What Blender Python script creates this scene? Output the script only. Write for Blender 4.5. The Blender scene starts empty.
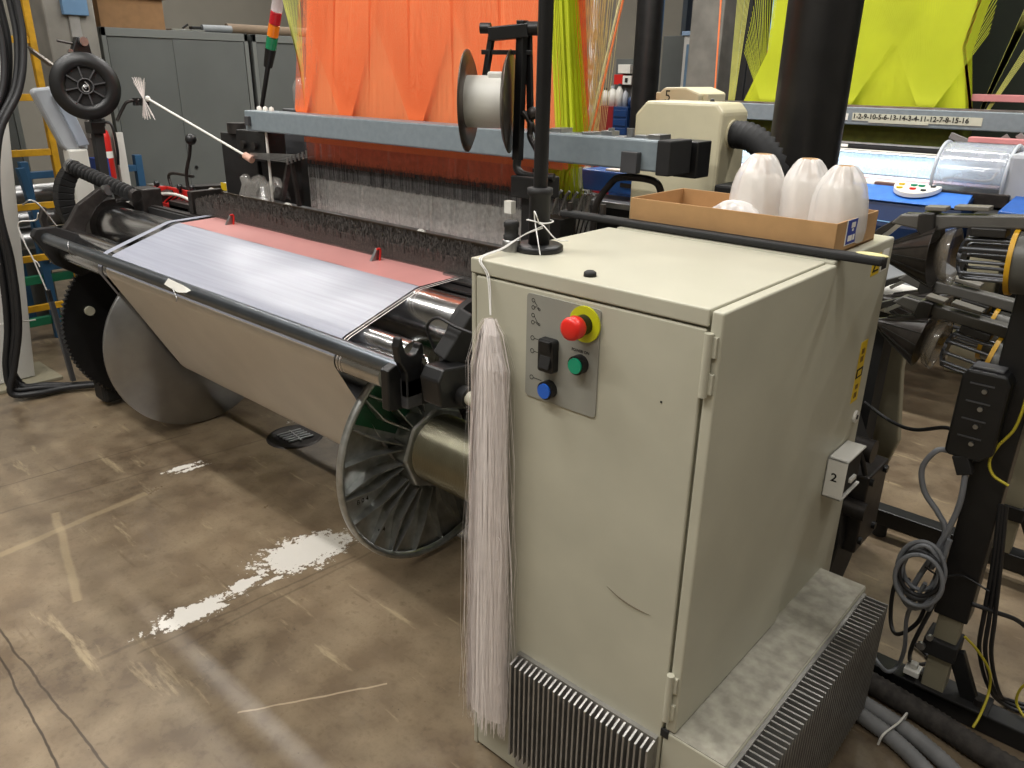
import bpy, math, random
from mathutils import Vector, Matrix
random.seed(7)
PI=math.pi
S=bpy.context.scene
COL=S.collection
V=Vector
# ---------------------------------------------------------------- helpers
def lin(c):
    c=c/255.0
    return c/12.92 if c<=0.04045 else ((c+0.055)/1.055)**2.4
def rgb(r,g,b): return (lin(r),lin(g),lin(b),1)
MATS={}
def mat(name,col,rough=0.5,metal=0.0,var=0.08,scale=12,bump=0.0,bscale=80,alpha=1.0,trans=0.0,emit=0,coat=0.0,coatr=0.1,col2=None,spec=0.5,rvar=0.0,det=4):
    if name in MATS: return MATS[name]
    m=bpy.data.materials.new(name); m.use_nodes=True
    nt=m.node_tree; N=nt.nodes; L=nt.links
    b=N['Principled BSDF']
    c=rgb(*col)
    b.inputs['Roughness'].default_value=rough
    b.inputs['Metallic'].default_value=metal
    b.inputs['Alpha'].default_value=alpha
    b.inputs['Transmission Weight'].default_value=trans
    b.inputs['Coat Weight'].default_value=coat
    b.inputs['Coat Roughness'].default_value=coatr
    b.inputs['Specular IOR Level'].default_value=spec
    if emit:
        b.inputs['Emission Color'].default_value=c; b.inputs['Emission Strength'].default_value=emit
    tc=N.new('ShaderNodeTexCoord')
    if var>0 or col2:
        n=N.new('ShaderNodeTexNoise'); n.inputs['Scale'].default_value=scale; n.inputs['Detail'].default_value=det
        L.new(tc.outputs['Object'],n.inputs['Vector'])
        mx=N.new('ShaderNodeMix'); mx.data_type='RGBA'
        c2=rgb(*col2) if col2 else tuple(min(1,x*(1+var)) for x in c[:3])+(1,)
        c1=c if col2 else tuple(x*(1-var) for x in c[:3])+(1,)
        mr=N.new('ShaderNodeMapRange'); mr.inputs[1].default_value=0.35; mr.inputs[2].default_value=0.65
        L.new(n.outputs['Fac'],mr.inputs[0]); L.new(mr.outputs[0],mx.inputs['Factor'])
        mx.inputs[6].default_value=c1; mx.inputs[7].default_value=c2
        L.new(mx.outputs[2],b.inputs['Base Color'])
        if rvar:
            mr2=N.new('ShaderNodeMapRange'); mr2.inputs[3].default_value=rough-rvar; mr2.inputs[4].default_value=rough+rvar
            L.new(n.outputs['Fac'],mr2.inputs[0]); L.new(mr2.outputs[0],b.inputs['Roughness'])
    else: b.inputs['Base Color'].default_value=c
    if bump>0:
        n2=N.new('ShaderNodeTexNoise'); n2.inputs['Scale'].default_value=bscale
        L.new(tc.outputs['Object'],n2.inputs['Vector'])
        bp=N.new('ShaderNodeBump'); bp.inputs['Strength'].default_value=bump; bp.inputs['Distance'].default_value=0.002
        L.new(n2.outputs['Fac'],bp.inputs['Height']); L.new(bp.outputs['Normal'],b.inputs['Normal'])
    MATS[name]=m
    return m
WL={}
def wloc(o):
    p=V((0,0,0))
    while o is not None:
        p=p+V(o.location); o=o.parent
    return p
def basis(axis):
    a=V(axis).normalized()
    h=V((0,0,1)) if abs(a.z)<0.9 else V((1,0,0))
    u=h.cross(a).normalized(); v=a.cross(u)
    return a,u,v
def spline(pts,sub=8):
    P=[V(p) for p in pts]
    if len(P)<3: return P
    out=[]
    for i in range(len(P)-1):
        p0=P[i-1] if i>0 else P[0]*2-P[1]
        p1,p2=P[i],P[i+1]
        p3=P[i+2] if i+2<len(P) else P[-1]*2-P[-2]
        for k in range(sub):
            t=k/sub
            out.append(0.5*((2*p1)+(p2-p0)*t+(2*p0-5*p1+4*p2-p3)*t*t+(3*p1-p0-3*p2+p3)*t**3))
    out.append(P[-1]); return out
class MB:
    def __init__(s): s.v=[];s.f=[];s.s=[]
    def add(s,vs,fs,sm=False):
        n=len(s.v); s.v+= [V(q) for q in vs]
        for f in fs: s.f.append([i+n for i in f]); s.s.append(sm)
        return s
    def hexa(s,c):
        return s.add(c,[(0,3,2,1),(4,5,6,7),(0,1,5,4),(1,2,6,5),(2,3,7,6),(3,0,4,7)])
    def box(s,x0,x1,y0,y1,z0,z1):
        if x0>x1:x0,x1=x1,x0
        if y0>y1:y0,y1=y1,y0
        if z0>z1:z0,z1=z1,z0
        return s.hexa([(x0,y0,z0),(x1,y0,z0),(x1,y1,z0),(x0,y1,z0),(x0,y0,z1),(x1,y0,z1),(x1,y1,z1),(x0,y1,z1)])
    def beam(s,p0,p1,w,h,up=(0,0,1)):
        p0,p1=V(p0),V(p1); a=(p1-p0).normalized(); u=V(up).cross(a)
        if u.length<1e-4: u=V((1,0,0)).cross(a)
        u.normalize(); v=a.cross(u)
        u=u*w/2; v=v*h/2
        return s.hexa([p0-u-v,p0+u-v,p0+u+v,p0-u+v,p1-u-v,p1+u-v,p1+u+v,p1-u+v])
    def cyl(s,p0,p1,r0,r1=None,n=24,caps=True):
        if r1 is None: r1=r0
        p0,p1=V(p0),V(p1); a,u,v=basis(p1-p0)
        vs=[];fs=[]
        for p,r in((p0,r0),(p1,r1)):
            for i in range(n):
                t=2*PI*i/n; vs.append(p+(u*math.cos(t)+v*math.sin(t))*r)
        for i in range(n): j=(i+1)%n; fs.append((i,j,n+j,n+i))
        s.add(vs,fs,True)
        if caps:
            s.add(vs[:n],[tuple(range(n-1,-1,-1))]); s.add(vs[n:],[tuple(range(n))])
        return s
    def lathe(s,prof,o,axis,n=48,sm=True,a0=0,a1=2*PI):
        # prof: list of (r,h)
        o=V(o); a,u,v=basis(axis); vs=[];fs=[]
        full=abs(a1-a0-2*PI)<1e-6; m=n if full else n+1
        for r,h in prof:
            for i in range(m):
                t=a0+(a1-a0)*i/n; vs.append(o+a*h+(u*math.cos(t)+v*math.sin(t))*r)
        for k in range(len(prof)-1):
            for i in range(n if not full else m):
                j=(i+1)%m
                if not full and i==m-1: continue
                fs.append((k*m+i,k*m+j,(k+1)*m+j,(k+1)*m+i))
        return s.add(vs,fs,sm)
    def tube(s,pts,r,n=8,sub=8,sm=True,rf=None):
        P=spline(pts,sub); vs=[];fs=[]
        a=(P[1]-P[0]).normalized(); _,u,_=basis(a)
        for i,p in enumerate(P):
            t=(P[min(i+1,len(P)-1)]-P[max(i-1,0)])
            if t.length<1e-9: t=a
            a=t.normalized(); u=(u-a*u.dot(a))
            if u.length<1e-6: _,u,_=basis(a)
            u.normalize(); w=a.cross(u)
            rr=r if rf is None else rf(i/(len(P)-1),i)
            for k in range(n):
                th=2*PI*k/n; vs.append(p+(u*math.cos(th)+w*math.sin(th))*rr)
        for i in range(len(P)-1):
            for k in range(n):
                j=(k+1)%n; fs.append((i*n+k,i*n+j,(i+1)*n+j,(i+1)*n+k))
        s.add(vs,fs,sm)
        s.add(vs[:n],[tuple(range(n-1,-1,-1))]); s.add(vs[-n:],[tuple(range(n))])
        return s
    def prism(s,poly,w):
        # poly list of 3D points, w extrusion vector
        n=len(poly); w=V(w); vs=[V(p) for p in poly]+[V(p)+w for p in poly]
        fs=[tuple(range(n-1,-1,-1)),tuple(range(n,2*n))]
        for i in range(n): j=(i+1)%n; fs.append((i,j,n+j,n+i))
        return s.add(vs,fs)
    def grid(s,rows,sm=True,thick=None):
        m=len(rows[0]);vs=[p for r in rows for p in r];fs=[]
        for i in range(len(rows)-1):
            for j in range(m-1): fs.append((i*m+j,i*m+j+1,(i+1)*m+j+1,(i+1)*m+j))
        return s.add(vs,fs,sm)
    def ribbon(s,p0,p1,w,d=(1,0,0)):
        p0,p1=V(p0),V(p1); d=V(d)*w/2
        return s.add([p0-d,p0+d,p1+d,p1-d],[(0,1,2,3)])
    def sphere(s,c,r,n=16,sz=(1,1,1)):
        c=V(c); m=n//2; rows=[]
        for i in range(m+1):
            ph=PI*i/m-PI/2
            rows.append([c+V((math.cos(ph)*math.cos(2*PI*k/n)*r*sz[0],math.cos(ph)*math.sin(2*PI*k/n)*r*sz[1],math.sin(ph)*r*sz[2])) for k in range(n+1)])
        return s.grid(rows,True)
    def obj(s,name,m,parent=None,bevel=0,solid=0,at=None,segs=2):
        off=wloc(parent) if parent else None
        if parent is None:
            if at is not None: off=V(at)
            else:
                xs=[q.x for q in s.v];ys=[q.y for q in s.v];zs=[q.z for q in s.v]
                off=V(((min(xs)+max(xs))/2,(min(ys)+max(ys))/2,min(zs)))
        me=bpy.data.meshes.new(name)
        me.from_pydata([tuple(q-off) for q in s.v],[],s.f)
        me.validate()
        if len(me.polygons)==len(s.s): me.polygons.foreach_set('use_smooth',s.s)
        me.materials.append(m)
        o=bpy.data.objects.new(name,me); COL.objects.link(o)
        if parent: o.parent=parent
        else: o.location=off
        if solid:
            md=o.modifiers.new('solid','SOLIDIFY'); md.thickness=solid; md.offset=0
        if bevel:
            md=o.modifiers.new('bevel','BEVEL'); md.width=bevel; md.segments=segs; md.limit_method='ANGLE'; md.angle_limit=0.6; md.harden_normals=False
        return o
def tag(o,label,cat,group=None,kind=None):
    o['label']=label
    if cat: o['category']=cat
    if group: o['group']=group
    if kind: o['kind']=kind
    return o
def thing(name,label,cat,loc,group=None):
    o=bpy.data.objects.new(name,None); COL.objects.link(o); o.location=loc; o.empty_display_size=0.05
    return tag(o,label,cat,group)
def struct(o): o['kind']='structure'; return o
def copy_tree(o,parent=None):
    c=o.copy(); COL.objects.link(c); c.parent=parent
    for ch in [q for q in o.children]: copy_tree(ch,c)
    return c
def text(s,size,loc,right,up,name,m,parent,bold=0.0,align='LEFT'):
    cu=bpy.data.curves.new('t','FONT'); cu.body=s; cu.size=size; cu.offset=bold; cu.align_x=align; cu.resolution_u=3; cu.extrude=0.0
    t=bpy.data.objects.new('t',cu); COL.objects.link(t)
    dg=bpy.context.evaluated_depsgraph_get(); dg.update()
    me=bpy.data.meshes.new_from_object(t.evaluated_get(dg))
    bpy.data.objects.remove(t); bpy.data.curves.remove(cu)
    R=V(right).normalized(); U=V(up).normalized(); off=wloc(parent) if parent else V((0,0,0))
    for v in me.vertices: v.co=V(loc)+R*v.co.x+U*v.co.y-off
    me.materials.clear(); me.materials.append(m)
    o=bpy.data.objects.new(name,me); COL.objects.link(o)
    if parent: o.parent=parent
    return o
# ---------------------------------------------------------------- materials
BEIGE=mat('cabinet_paint',(180,177,159),0.42,0,0.05,5,0.06,260,rvar=0.06)
BEIGE_D=mat('ledge_paint',(168,164,150),0.5,0,0.1,30,0.05,col2=(138,134,122))
BLACK=mat('black_paint',(18,18,19),0.4,0,0.2,20)
BLACKM=mat('black_matte',(22,21,21),0.65,0,0.2,20)
RUBBER=mat('black_rubber',(26,26,27),0.7,0,0.15,30)
DARKM=mat('dark_cast_iron',(58,54,52),0.45,0.6,0.25,25,0.1)
DGREY=mat('dark_grey_plastic',(66,66,68),0.5,0,0.1)
STEEL=mat('polished_steel',(200,200,200),0.2,1,0.12,9,rvar=0.06)
STEELR=mat('brushed_steel',(165,165,165),0.38,1,0.15,15,rvar=0.08)
ALU=mat('cast_aluminium',(176,178,176),0.33,0.85,0.15,30,0.08,120)
ALUD=mat('spun_aluminium',(158,158,158),0.33,0.9,0.12,6,rvar=0.05)
GALV=mat('grey_beam_paint',(128,139,145),0.4,0.1,0.06,40)
BRASSY=mat('threaded_barrel_metal',(150,146,126),0.32,1,0.1,10)
WHITEP=mat('white_plastic',(215,213,205),0.45,0,0.03)
LGREY=mat('light_grey_plastic',(172,176,182),0.45,0,0.04)
RED=mat('red_plastic',(196,36,30),0.4,0,0.05)
REDP=mat('red_button_plastic',(222,40,30),0.35,0,0.02)
YEL=mat('yellow_ring_plastic',(196,196,20),0.5,0,0.03)
YELP=mat('yellow_paint',(196,148,20),0.5,0,0.15,20)
GREENB=mat('green_button_plastic',(20,140,104),0.35,0,0.02)
BLUEB=mat('blue_button_plastic',(32,92,190),0.35,0,0.02)
PANELG=mat('panel_grey',(140,139,130),0.5,0,0.02)
FIN=mat('heat_sink_aluminium',(160,158,154),0.42,0.75,0.1,30)
CARD=mat('cardboard',(170,132,88),0.8,0,0.06,20,0.1,200)
CARDD=mat('cardboard_brown',(128,96,62),0.8,0,0.08,20,0.1,200)
WARMW=mat('motor_cover_plastic',(206,198,168),0.45,0,0.03)
LOCK=mat('locker_paint',(88,91,89),0.5,0,0.07,3)
LOCKF=mat('locker_frame_paint',(104,107,104),0.5,0,0.05,3)
CONC=mat('concrete_grey',(122,119,112),0.8,0,0.15,6,0.2,60)
WHITEC=mat('white_enamel',(202,200,194),0.45,0,0.04,6)
BLUE=mat('blue_enamel',(30,84,160),0.35,0,0.08,30)
BLUED=mat('dark_blue_enamel',(18,50,96),0.4,0,0.06)
BLUER=mat('rack_blue_paint',(36,78,112),0.5,0,0.1)
GREENF=mat('green_enamel',(8,74,44),0.35,0,0.15,8)
INK=mat('black_ink',(24,22,20),0.7,0,0)
YLAB=mat('yellow_label',(220,186,30),0.5,0,0.02)
WLAB=mat('white_label',(232,230,222),0.6,0,0.02)
BLAB=mat('blue_label',(44,62,150),0.6,0,0.03)
STRING=mat('white_string',(232,230,226),0.8,0,0.03)
GCABLE=mat('grey_cable_sheath',(112,114,118),0.5,0,0.08)
BCABLE=mat('black_cable_sheath',(24,24,26),0.5,0,0.1)
YCABLE=mat('yellow_green_wire',(172,158,40),0.5,0,0.1)
ORA=mat('orange_cord',(255,136,80),0.6,0,0.06,3)
ORA2=mat('light_orange_cord',(255,160,106),0.6,0,0.05,3)
ORA3=mat('rust_orange_cord',(232,124,92),0.65,0,0.12,40)
YCORD=mat('yellow_green_cord',(196,206,28),0.6,0,0.07,4)
YCORD2=mat('bright_yellow_green_cord',(216,224,40),0.6,0,0.05,4)
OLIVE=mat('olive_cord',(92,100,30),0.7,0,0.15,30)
BCORD=mat('beige_cord',(214,210,160),0.7,0,0.1,20)
HEDD=mat('grey_heddle_wire',(206,206,202),0.42,0.25,0.25,60)
HEDB=mat('dark_heddle_coupling',(66,65,66),0.5,0.2,0.4,70)
BRIS=mat('black_bristle',(84,78,74),0.65,0,0.35,120)
FOOT=mat('beige_frame_paint',(134,128,108),0.5,0,0.06)
CYAN=mat('pale_reed_wire',(176,200,214),0.4,0.4,0.2,90)

def glass(name,col,alpha,rough=0.1):
    m=mat(name,col,rough,0,0.03,alpha=alpha,spec=0.9,coat=0.6,coatr=0.05); return m
CLEAR=glass('clear_plastic',(200,208,220),0.38)
SMOKED=glass('smoked_plastic',(150,146,140),0.5,0.2)

def cloth_mat():
    m=bpy.data.materials.new('white_mesh_cloth'); m.use_nodes=True; nt=m.node_tree;N=nt.nodes;L=nt.links
    b=N['Principled BSDF']; tc=N.new('ShaderNodeTexCoord')
    mp=N.new('ShaderNodeMapping'); mp.inputs['Scale'].default_value=(1.2,60,60); L.new(tc.outputs['Object'],mp.inputs['Vector'])
    n=N.new('ShaderNodeTexNoise'); n.inputs['Scale'].default_value=1.5; L.new(mp.outputs[0],n.inputs['Vector'])
    cr=N.new('ShaderNodeMix'); cr.data_type='RGBA'; cr.inputs[6].default_value=rgb(142,146,160); cr.inputs[7].default_value=rgb(174,177,190)
    L.new(n.outputs['Fac'],cr.inputs['Factor']); L.new(cr.outputs[2],b.inputs['Base Color'])
    b.inputs['Roughness'].default_value=0.55; b.inputs['Specular IOR Level'].default_value=0.45
    b.inputs['Coat Weight'].default_value=0.45; b.inputs['Coat Roughness'].default_value=0.2
    b.inputs['Alpha'].default_value=0.93
    return m
CLOTH=cloth_mat()
def fibre_mat():
    m=mat('white_filament',(244,236,232),0.4,0,0.04,40,alpha=1); return m
FIB=fibre_mat()
BAG=mat('milky_plastic_film',(246,244,242),0.25,0,0.03,alpha=0.62,spec=0.8,bump=1.0,bscale=30)
CONEY=mat('white_yarn_package',(226,212,194),0.7,0,0.03)
CONET=mat('brown_paper_cone',(196,160,116),0.7,0,0.05)

# ---------------------------------------------------------------- camera
cam=bpy.data.cameras.new('camera'); co=bpy.data.objects.new('camera',cam); COL.objects.link(co)
cam.sensor_width=36; cam.lens=778.94/1024*36; cam.clip_start=0.05; cam.clip_end=60
Mx=Matrix(((0.74668151,-0.25546442,0.61416989,0),(0.66503974,0.26762703,-0.69720723,0),(0.01374318,0.92903913,0.36972614,1.6),(0,0,0,1)))
co.matrix_world=Mx
S.camera=co
# ---------------------------------------------------------------- room
def floor_mat():
    m=bpy.data.materials.new('worn_concrete_floor'); m.use_nodes=True; nt=m.node_tree;N=nt.nodes;L=nt.links
    b=N['Principled BSDF']; tc=N.new('ShaderNodeTexCoord'); P=tc.outputs['Object']
    def noise(sc,d=5,r=0.6,vec=P):
        n=N.new('ShaderNodeTexNoise'); n.inputs['Scale'].default_value=sc; n.inputs['Detail'].default_value=d; n.inputs['Roughness'].default_value=r; L.new(vec,n.inputs['Vector']); return n.outputs['Fac']
    def rng(x,a,c,lo=0,hi=1):
        r=N.new('ShaderNodeMapRange'); r.inputs[1].default_value=a; r.inputs[2].default_value=c; r.inputs[3].default_value=lo; r.inputs[4].default_value=hi; L.new(x,r.inputs[0]); return r.outputs[0]
    def mix(f,a,c):
        x=N.new('ShaderNodeMix'); x.data_type='RGBA'
        if isinstance(f,float): x.inputs['Factor'].default_value=f
        else: L.new(f,x.inputs['Factor'])
        for i,q in((6,a),(7,c)):
            if isinstance(q,tuple): x.inputs[i].default_value=q
            else: L.new(q,x.inputs[i])
        return x.outputs[2]
    def math_(op,a,c=None):
        x=N.new('ShaderNodeMath'); x.operation=op
        for i,q in((0,a),(1,c)):
            if q is None: continue
            if isinstance(q,(int,float)): x.inputs[i].default_value=q
            else: L.new(q,x.inputs[i])
        return x.outputs[0]
    base=mix(rng(noise(1.3,6),0.3,0.7),rgb(76,63,49),rgb(130,113,91))
    base=mix(rng(noise(7,8,0.7),0.42,0.7,0,0.6),base,rgb(160,144,118))
    base=mix(rng(noise(28,6,0.7),0.52,0.72,0,0.75),base,rgb(92,76,58))
    # pale scrape marks
    mp=N.new('ShaderNodeMapping'); mp.inputs['Rotation'].default_value=(0,0,0.5); mp.inputs['Scale'].default_value=(1.5,9,1); L.new(P,mp.inputs['Vector'])
    base=mix(rng(noise(1.6,6,0.65,mp.outputs[0]),0.6,0.68,0,0.45),base,rgb(180,163,130))
    mp2=N.new('ShaderNodeMapping'); mp2.inputs['Rotation'].default_value=(0,0,-0.9); mp2.inputs['Scale'].default_value=(1.2,14,1); L.new(P,mp2.inputs['Vector'])
    base=mix(rng(noise(2.0,6,0.6,mp2.outputs[0]),0.63,0.7,0,0.5),base,rgb(92,76,58))
    # fine dark scuffs and specks
    base=mix(rng(noise(90,3,0.6),0.68,0.74,0,0.7),base,rgb(60,50,40))
    # joints and cracks: distance to straight lines
    sx=N.new('ShaderNodeSeparateXYZ'); L.new(P,sx.inputs[0]); X,Y=sx.outputs[0],sx.outputs[1]
    wob=rng(noise(6,3),0,1,-0.012,0.012)
    def line(px,py,dx,dy,w,col,f,l0=-99,l1=99):
        nonlocal base
        l=math.hypot(dx,dy);dx/=l;dy/=l
        d=math_('ADD',math_('MULTIPLY',X,-dy),math_('MULTIPLY',Y,dx)); d=math_('SUBTRACT',d,-px*dy+py*dx); d=math_('ABSOLUTE',math_('ADD',d,wob))
        k=rng(d,w*0.5,w,f,0)
        t=math_('SUBTRACT',math_('ADD',math_('MULTIPLY',X,dx),math_('MULTIPLY',Y,dy)),px*dx+py*dy)
        k=math_('MULTIPLY',k,math_('LESS_THAN',t,l1)); k=math_('MULTIPLY',k,math_('GREATER_THAN',t,l0))
        base=mix(k,base,col)
    dk=rgb(54,44,34)
    line(-2.316,0.381,0.55,-0.04,0.004,dk,0.9,-1.5,1.2)
    line(-2.438,0.418,0.755,0.0,0.004,dk,0.8,-1,1.6)
    line(-3.4,0.9,0.1,1.0,0.004,dk,0.6,-.8,0.6)
    line(-2.9,0.75,-0.1,1,0.022,rgb(176,158,124),0.35,-.3,0.35)
    line(-2.75,0.72,1,-0.25,0.018,rgb(176,158,124),0.35,-.3,0.35)
    line(-2.05,1.12,0.07,1,0.01,rgb(70,58,46),0.35,-.55,0.35)
    line(-1.99,1.1,0.09,1,0.006,rgb(70,58,46),0.4,-.45,0.3)
    line(-1.95,1.12,0.03,1,0.006,rgb(70,58,46),0.35,-.35,0.4)
    line(-1.5,0.9,0.6,1,0.004,rgb(210,190,160),0.4,-.2,0.2)
    line(-3.1,1.25,0.15,1,0.008,rgb(70,58,46),0.35,-.8,0.5)
    # chipped white paint patches
    nz=noise(16,7,0.75); nz2=noise(45,4,0.7)
    def patch(cx,cy,ax,ay,ang,th=0.5):
        nonlocal base
        ca,sa=math.cos(ang),math.sin(ang)
        u=math_('ADD',math_('MULTIPLY',math_('SUBTRACT',X,cx),ca/ax),math_('MULTIPLY',math_('SUBTRACT',Y,cy),sa/ax))
        v=math_('ADD',math_('MULTIPLY',math_('SUBTRACT',X,cx),-sa/ay),math_('MULTIPLY',math_('SUBTRACT',Y,cy),ca/ay))
        r=math_('SQRT',math_('ADD',math_('MULTIPLY',u,u),math_('MULTIPLY',v,v)))
        q=math_('ADD',r,math_('MULTIPLY',math_('SUBTRACT',nz,0.5),2.4)); q=math_('ADD',q,math_('MULTIPLY',math_('SUBTRACT',nz2,0.5),1.8))
        k=rng(q,th,th+0.06,1,0)
        base=mix(k,base,rgb(214,210,202))
    patch(-2.115,1.285,0.19,0.11,1.45,0.85)
    patch(-2.085,0.86,0.17,0.06,1.5,0.7)
    patch(-2.1,1.04,0.09,0.035,1.5,0.7)
    patch(-2.05,1.12,0.12,0.03,1.5,0.3)
    patch(-2.05,1.52,0.08,0.04,1.5,0.4)
    patch(-3.04,1.31,0.09,0.022,1.45,0.75)
    patch(-3.0,1.33,0.09,0.018,1.45,0.6)
    patch(-3.1,1.95,0.12,0.09,1,0.35)
    patch(-1.3,2.9,0.15,0.1,1,0.3)
    # walkway paint far left
    L.new(base,b.inputs['Base Color']); b.inputs['Coat Weight'].default_value=0.35; b.inputs['Coat Roughness'].default_value=0.2
    r=rng(noise(5,6),0.3,0.7,0.27,0.42); L.new(r,b.inputs['Roughness'])
    bp=N.new('ShaderNodeBump'); bp.inputs['Strength'].default_value=0.12; bp.inputs['Distance'].default_value=0.004
    L.new(noise(35,6,0.7),bp.inputs['Height']); L.new(bp.outputs[0],b.inputs['Normal'])
    return m
X0,X1,Y0,Y1,H=-9.6,3.2,-2.6,9.4,4.9
struct(MB().box(X0-.2,X1+.2,Y0-.2,Y1+.2,-0.1,0).obj('floor',floor_mat(),at=(0,0,0)))
WALLM=mat('wall_paint',(128,124,114),0.8,0,0.06,2,0.05)
WALLB=mat('back_wall_paint',(106,114,128),0.8,0,0.08,2,0.05)
struct(MB().box(X0-.2,X0,Y0-.2,Y1+.2,0,H).obj('wall_left',WALLM))
struct(MB().box(X1,X1+.2,Y0-.2,Y1+.2,0,H).obj('wall_right',WALLM))
struct(MB().box(X0,X1,Y1,Y1+.2,0,H).obj('wall_back',WALLB))
struct(MB().box(X0,X1,Y0-.2,Y0,0,H).obj('wall_front',WALLM))
struct(MB().box(X0-.2,X1+.2,Y0-.2,Y1+.2,H,H+.1).obj('ceiling',mat('ceiling_paint',(150,148,142),0.9,0,0.04)))
# ---------------------------------------------------------------- ceiling lamps (long tubes in rows)
LAMPM=mat('lamp_tube_glow',(255,250,238),0.5,0,0,emit=6)
rows=[(-0.9,[-3.6,-1.9,-0.2],40),(0.45,[-4.6,-2.4,1.3],46),(3.3,[-8.4,-6.8,-5.2,-3.4,-1.6,0.6],46),(5.1,[-7.6,-6.0,-4.2,-1.8,0.6],34)]  # right-hand lamp of the second row is added to brighten the cabinet door
first=None
for (ly,xs,pw) in rows:
    for lx in xs:
        if first is None:
            t=thing('ceiling_lamp','long twin tube lamp under the ceiling','ceiling lamp',(lx,ly,4.5),'tube lamps in rows under the ceiling')
            MB().box(lx-.75,lx+.75,ly-.07,ly+.07,4.5,4.56).obj('housing',WHITEC,t)
            MB().cyl((lx-.73,ly-.03,4.47),(lx+.73,ly-.03,4.47),.016,n=12).obj('tube',LAMPM,t)
            MB().cyl((lx-.73,ly+.03,4.47),(lx+.73,ly+.03,4.47),.016,n=12).obj('tube',LAMPM,t)
            MB().box(lx-.5,lx-.48,ly-.01,ly+.01,4.56,4.9).box(lx+.48,lx+.5,ly-.01,ly+.01,4.56,4.9).obj('hanger',LOCK,t)
            first=t
        else:
            t=copy_tree(first); t.location=(lx,ly,4.5)
        ld=bpy.data.lights.new('lamp_light','AREA'); ld.shape='RECTANGLE'; ld.size=1.5; ld.size_y=0.14; ld.energy=pw*(.45 if lx<-5.1 else .5 if lx>1 else 1); ld.color=(1,0.98,0.945)
        lo=bpy.data.objects.new('lamp_light',ld); COL.objects.link(lo); lo.location=(lx,ly,4.44)
w=bpy.data.worlds.new('world'); S.world=w; w.use_nodes=True
w.node_tree.nodes['Background'].inputs[0].default_value=(0.6,0.62,0.66,1); w.node_tree.nodes['Background'].inputs[1].default_value=0.25
S.view_settings.view_transform='Standard'; S.view_settings.look='None'; S.view_settings.gamma=1; S.view_settings.exposure=0.35
S.view_settings.use_curve_mapping=False
# ---------------------------------------------------------------- control cabinet
C0=(-0.8,1.5,0)
cab=thing('control_cabinet','beige metal control cabinet with red emergency stop in the foreground','cabinet',C0)
xl,xr,yf,yb,zt=-1.073,-0.547,1.09,1.56,1.262
b=MB().box(xl,xr,yf+.012,yb,.0,zt-.012)
b.box(xl,xl+.012,yf,yf+.02,.0,zt-.03)
b.obj('body',BEIGE,cab,.003)
MB().box(xl,xr,yf-.002,yb,zt-.03,zt).obj('lid',BEIGE,cab,.003)
MB().box(xl+.015,xr-.003,yf-.001,yf+.016,.01,zt-.034).obj('front_panel',BEIGE,cab,.003)
d=MB().box(xr+.003,-.522,yf-.001,yb-.006,.405,zt-.002).obj('side_door',BEIGE,cab,.004,segs=3)
# rear section of the cabinet
MB().box(xl+.02,-.53,yb+.004,1.93,.03,zt+.002).obj('rear_section',BEIGE,cab,.004)
# two hinges on the edge between front panel and side door
for z0,z1 in ((1.117,1.225),(.435,.545)):
    h=MB().cyl((-.541,1.082,z0),(-.541,1.082,z1),.0075,n=14)
    h.box(-.541,-.527,1.083,1.091,z0+.005,z0+.04).box(-.541,-.527,1.083,1.091,z1-.04,z1-.005)
    h.obj('hinge',BEIGE,cab,.001)
# ledge box beside the cabinet with heat sink
MB().box(xr+.0,-.412,1.088,1.845,.02,.40).obj('ledge_box',BEIGE,cab,.004)
MB().box(xr+.002,-.414,1.09,1.843,.398,.402).obj('ledge_top',BEIGE_D,cab,.001)
MB().box(-.552,-.535,1.0865,1.092,.385,.403).obj('drain_notch',BLACKM,cab)
fs=MB(); fs.box(-.413,-.404,1.10,1.825,.05,.392)
n=44
for i in range(n):
    y=1.103+i*(1.822-1.103)/(n-1); fs.box(-.405,-.35,y-.0022,y+.0022,.055,.388)
fs.obj('side_heat_sink',FIN,cab)
fs=MB(); fs.box(-.922,-.556,1.078,1.092,.04,.378)
n=27
for i in range(n):
    x=-.919+i*(.360)/(n-1); fs.hexa([(x-.0022,1.052,.095),(x+.0022,1.052,.095),(x+.0022,1.082,.095),(x-.0022,1.082,.095),(x-.0022,1.052,.364),(x+.0022,1.052,.364),(x+.0022,1.082,.374),(x-.0022,1.082,.374)])
fs.obj('front_heat_sink',FIN,cab)
# scratches
INKS=mat('scratch_mark',(96,84,66),0.7,0,0.1)
MB().tube([(-.702,1.0885,.664),(-.67,1.0885,.652),(-.635,1.0885,.647),(-.60,1.0885,.648)],.0014,4,4,rf=lambda t,i:.0012*math.sin(PI*t)+.0003).obj('scratch',INKS,cab)
MB().box(-.6208,-.6172,1.0884,1.0892,1.0812,1.0848).obj('paint_chip',INK,cab)
# button panel
yp=1.0885
def rrect(x0,x1,z0,z1,r,y,n=6):
    P=[]
    for cx,cz,a in((x1-r,z1-r,0),(x0+r,z1-r,90),(x0+r,z0+r,180),(x1-r,z0+r,270)):
        for k in range(n+1):
            t=math.radians(a+90*k/n); P.append((cx+r*math.cos(t),y,cz+r*math.sin(t)))
    return P
bp=MB().prism(rrect(-.922,-.752,1.012,1.219,.008,yp-.0025),(0,.003,0)).obj('button_plate',PANELG,cab)
yq=yp-.0026
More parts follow.
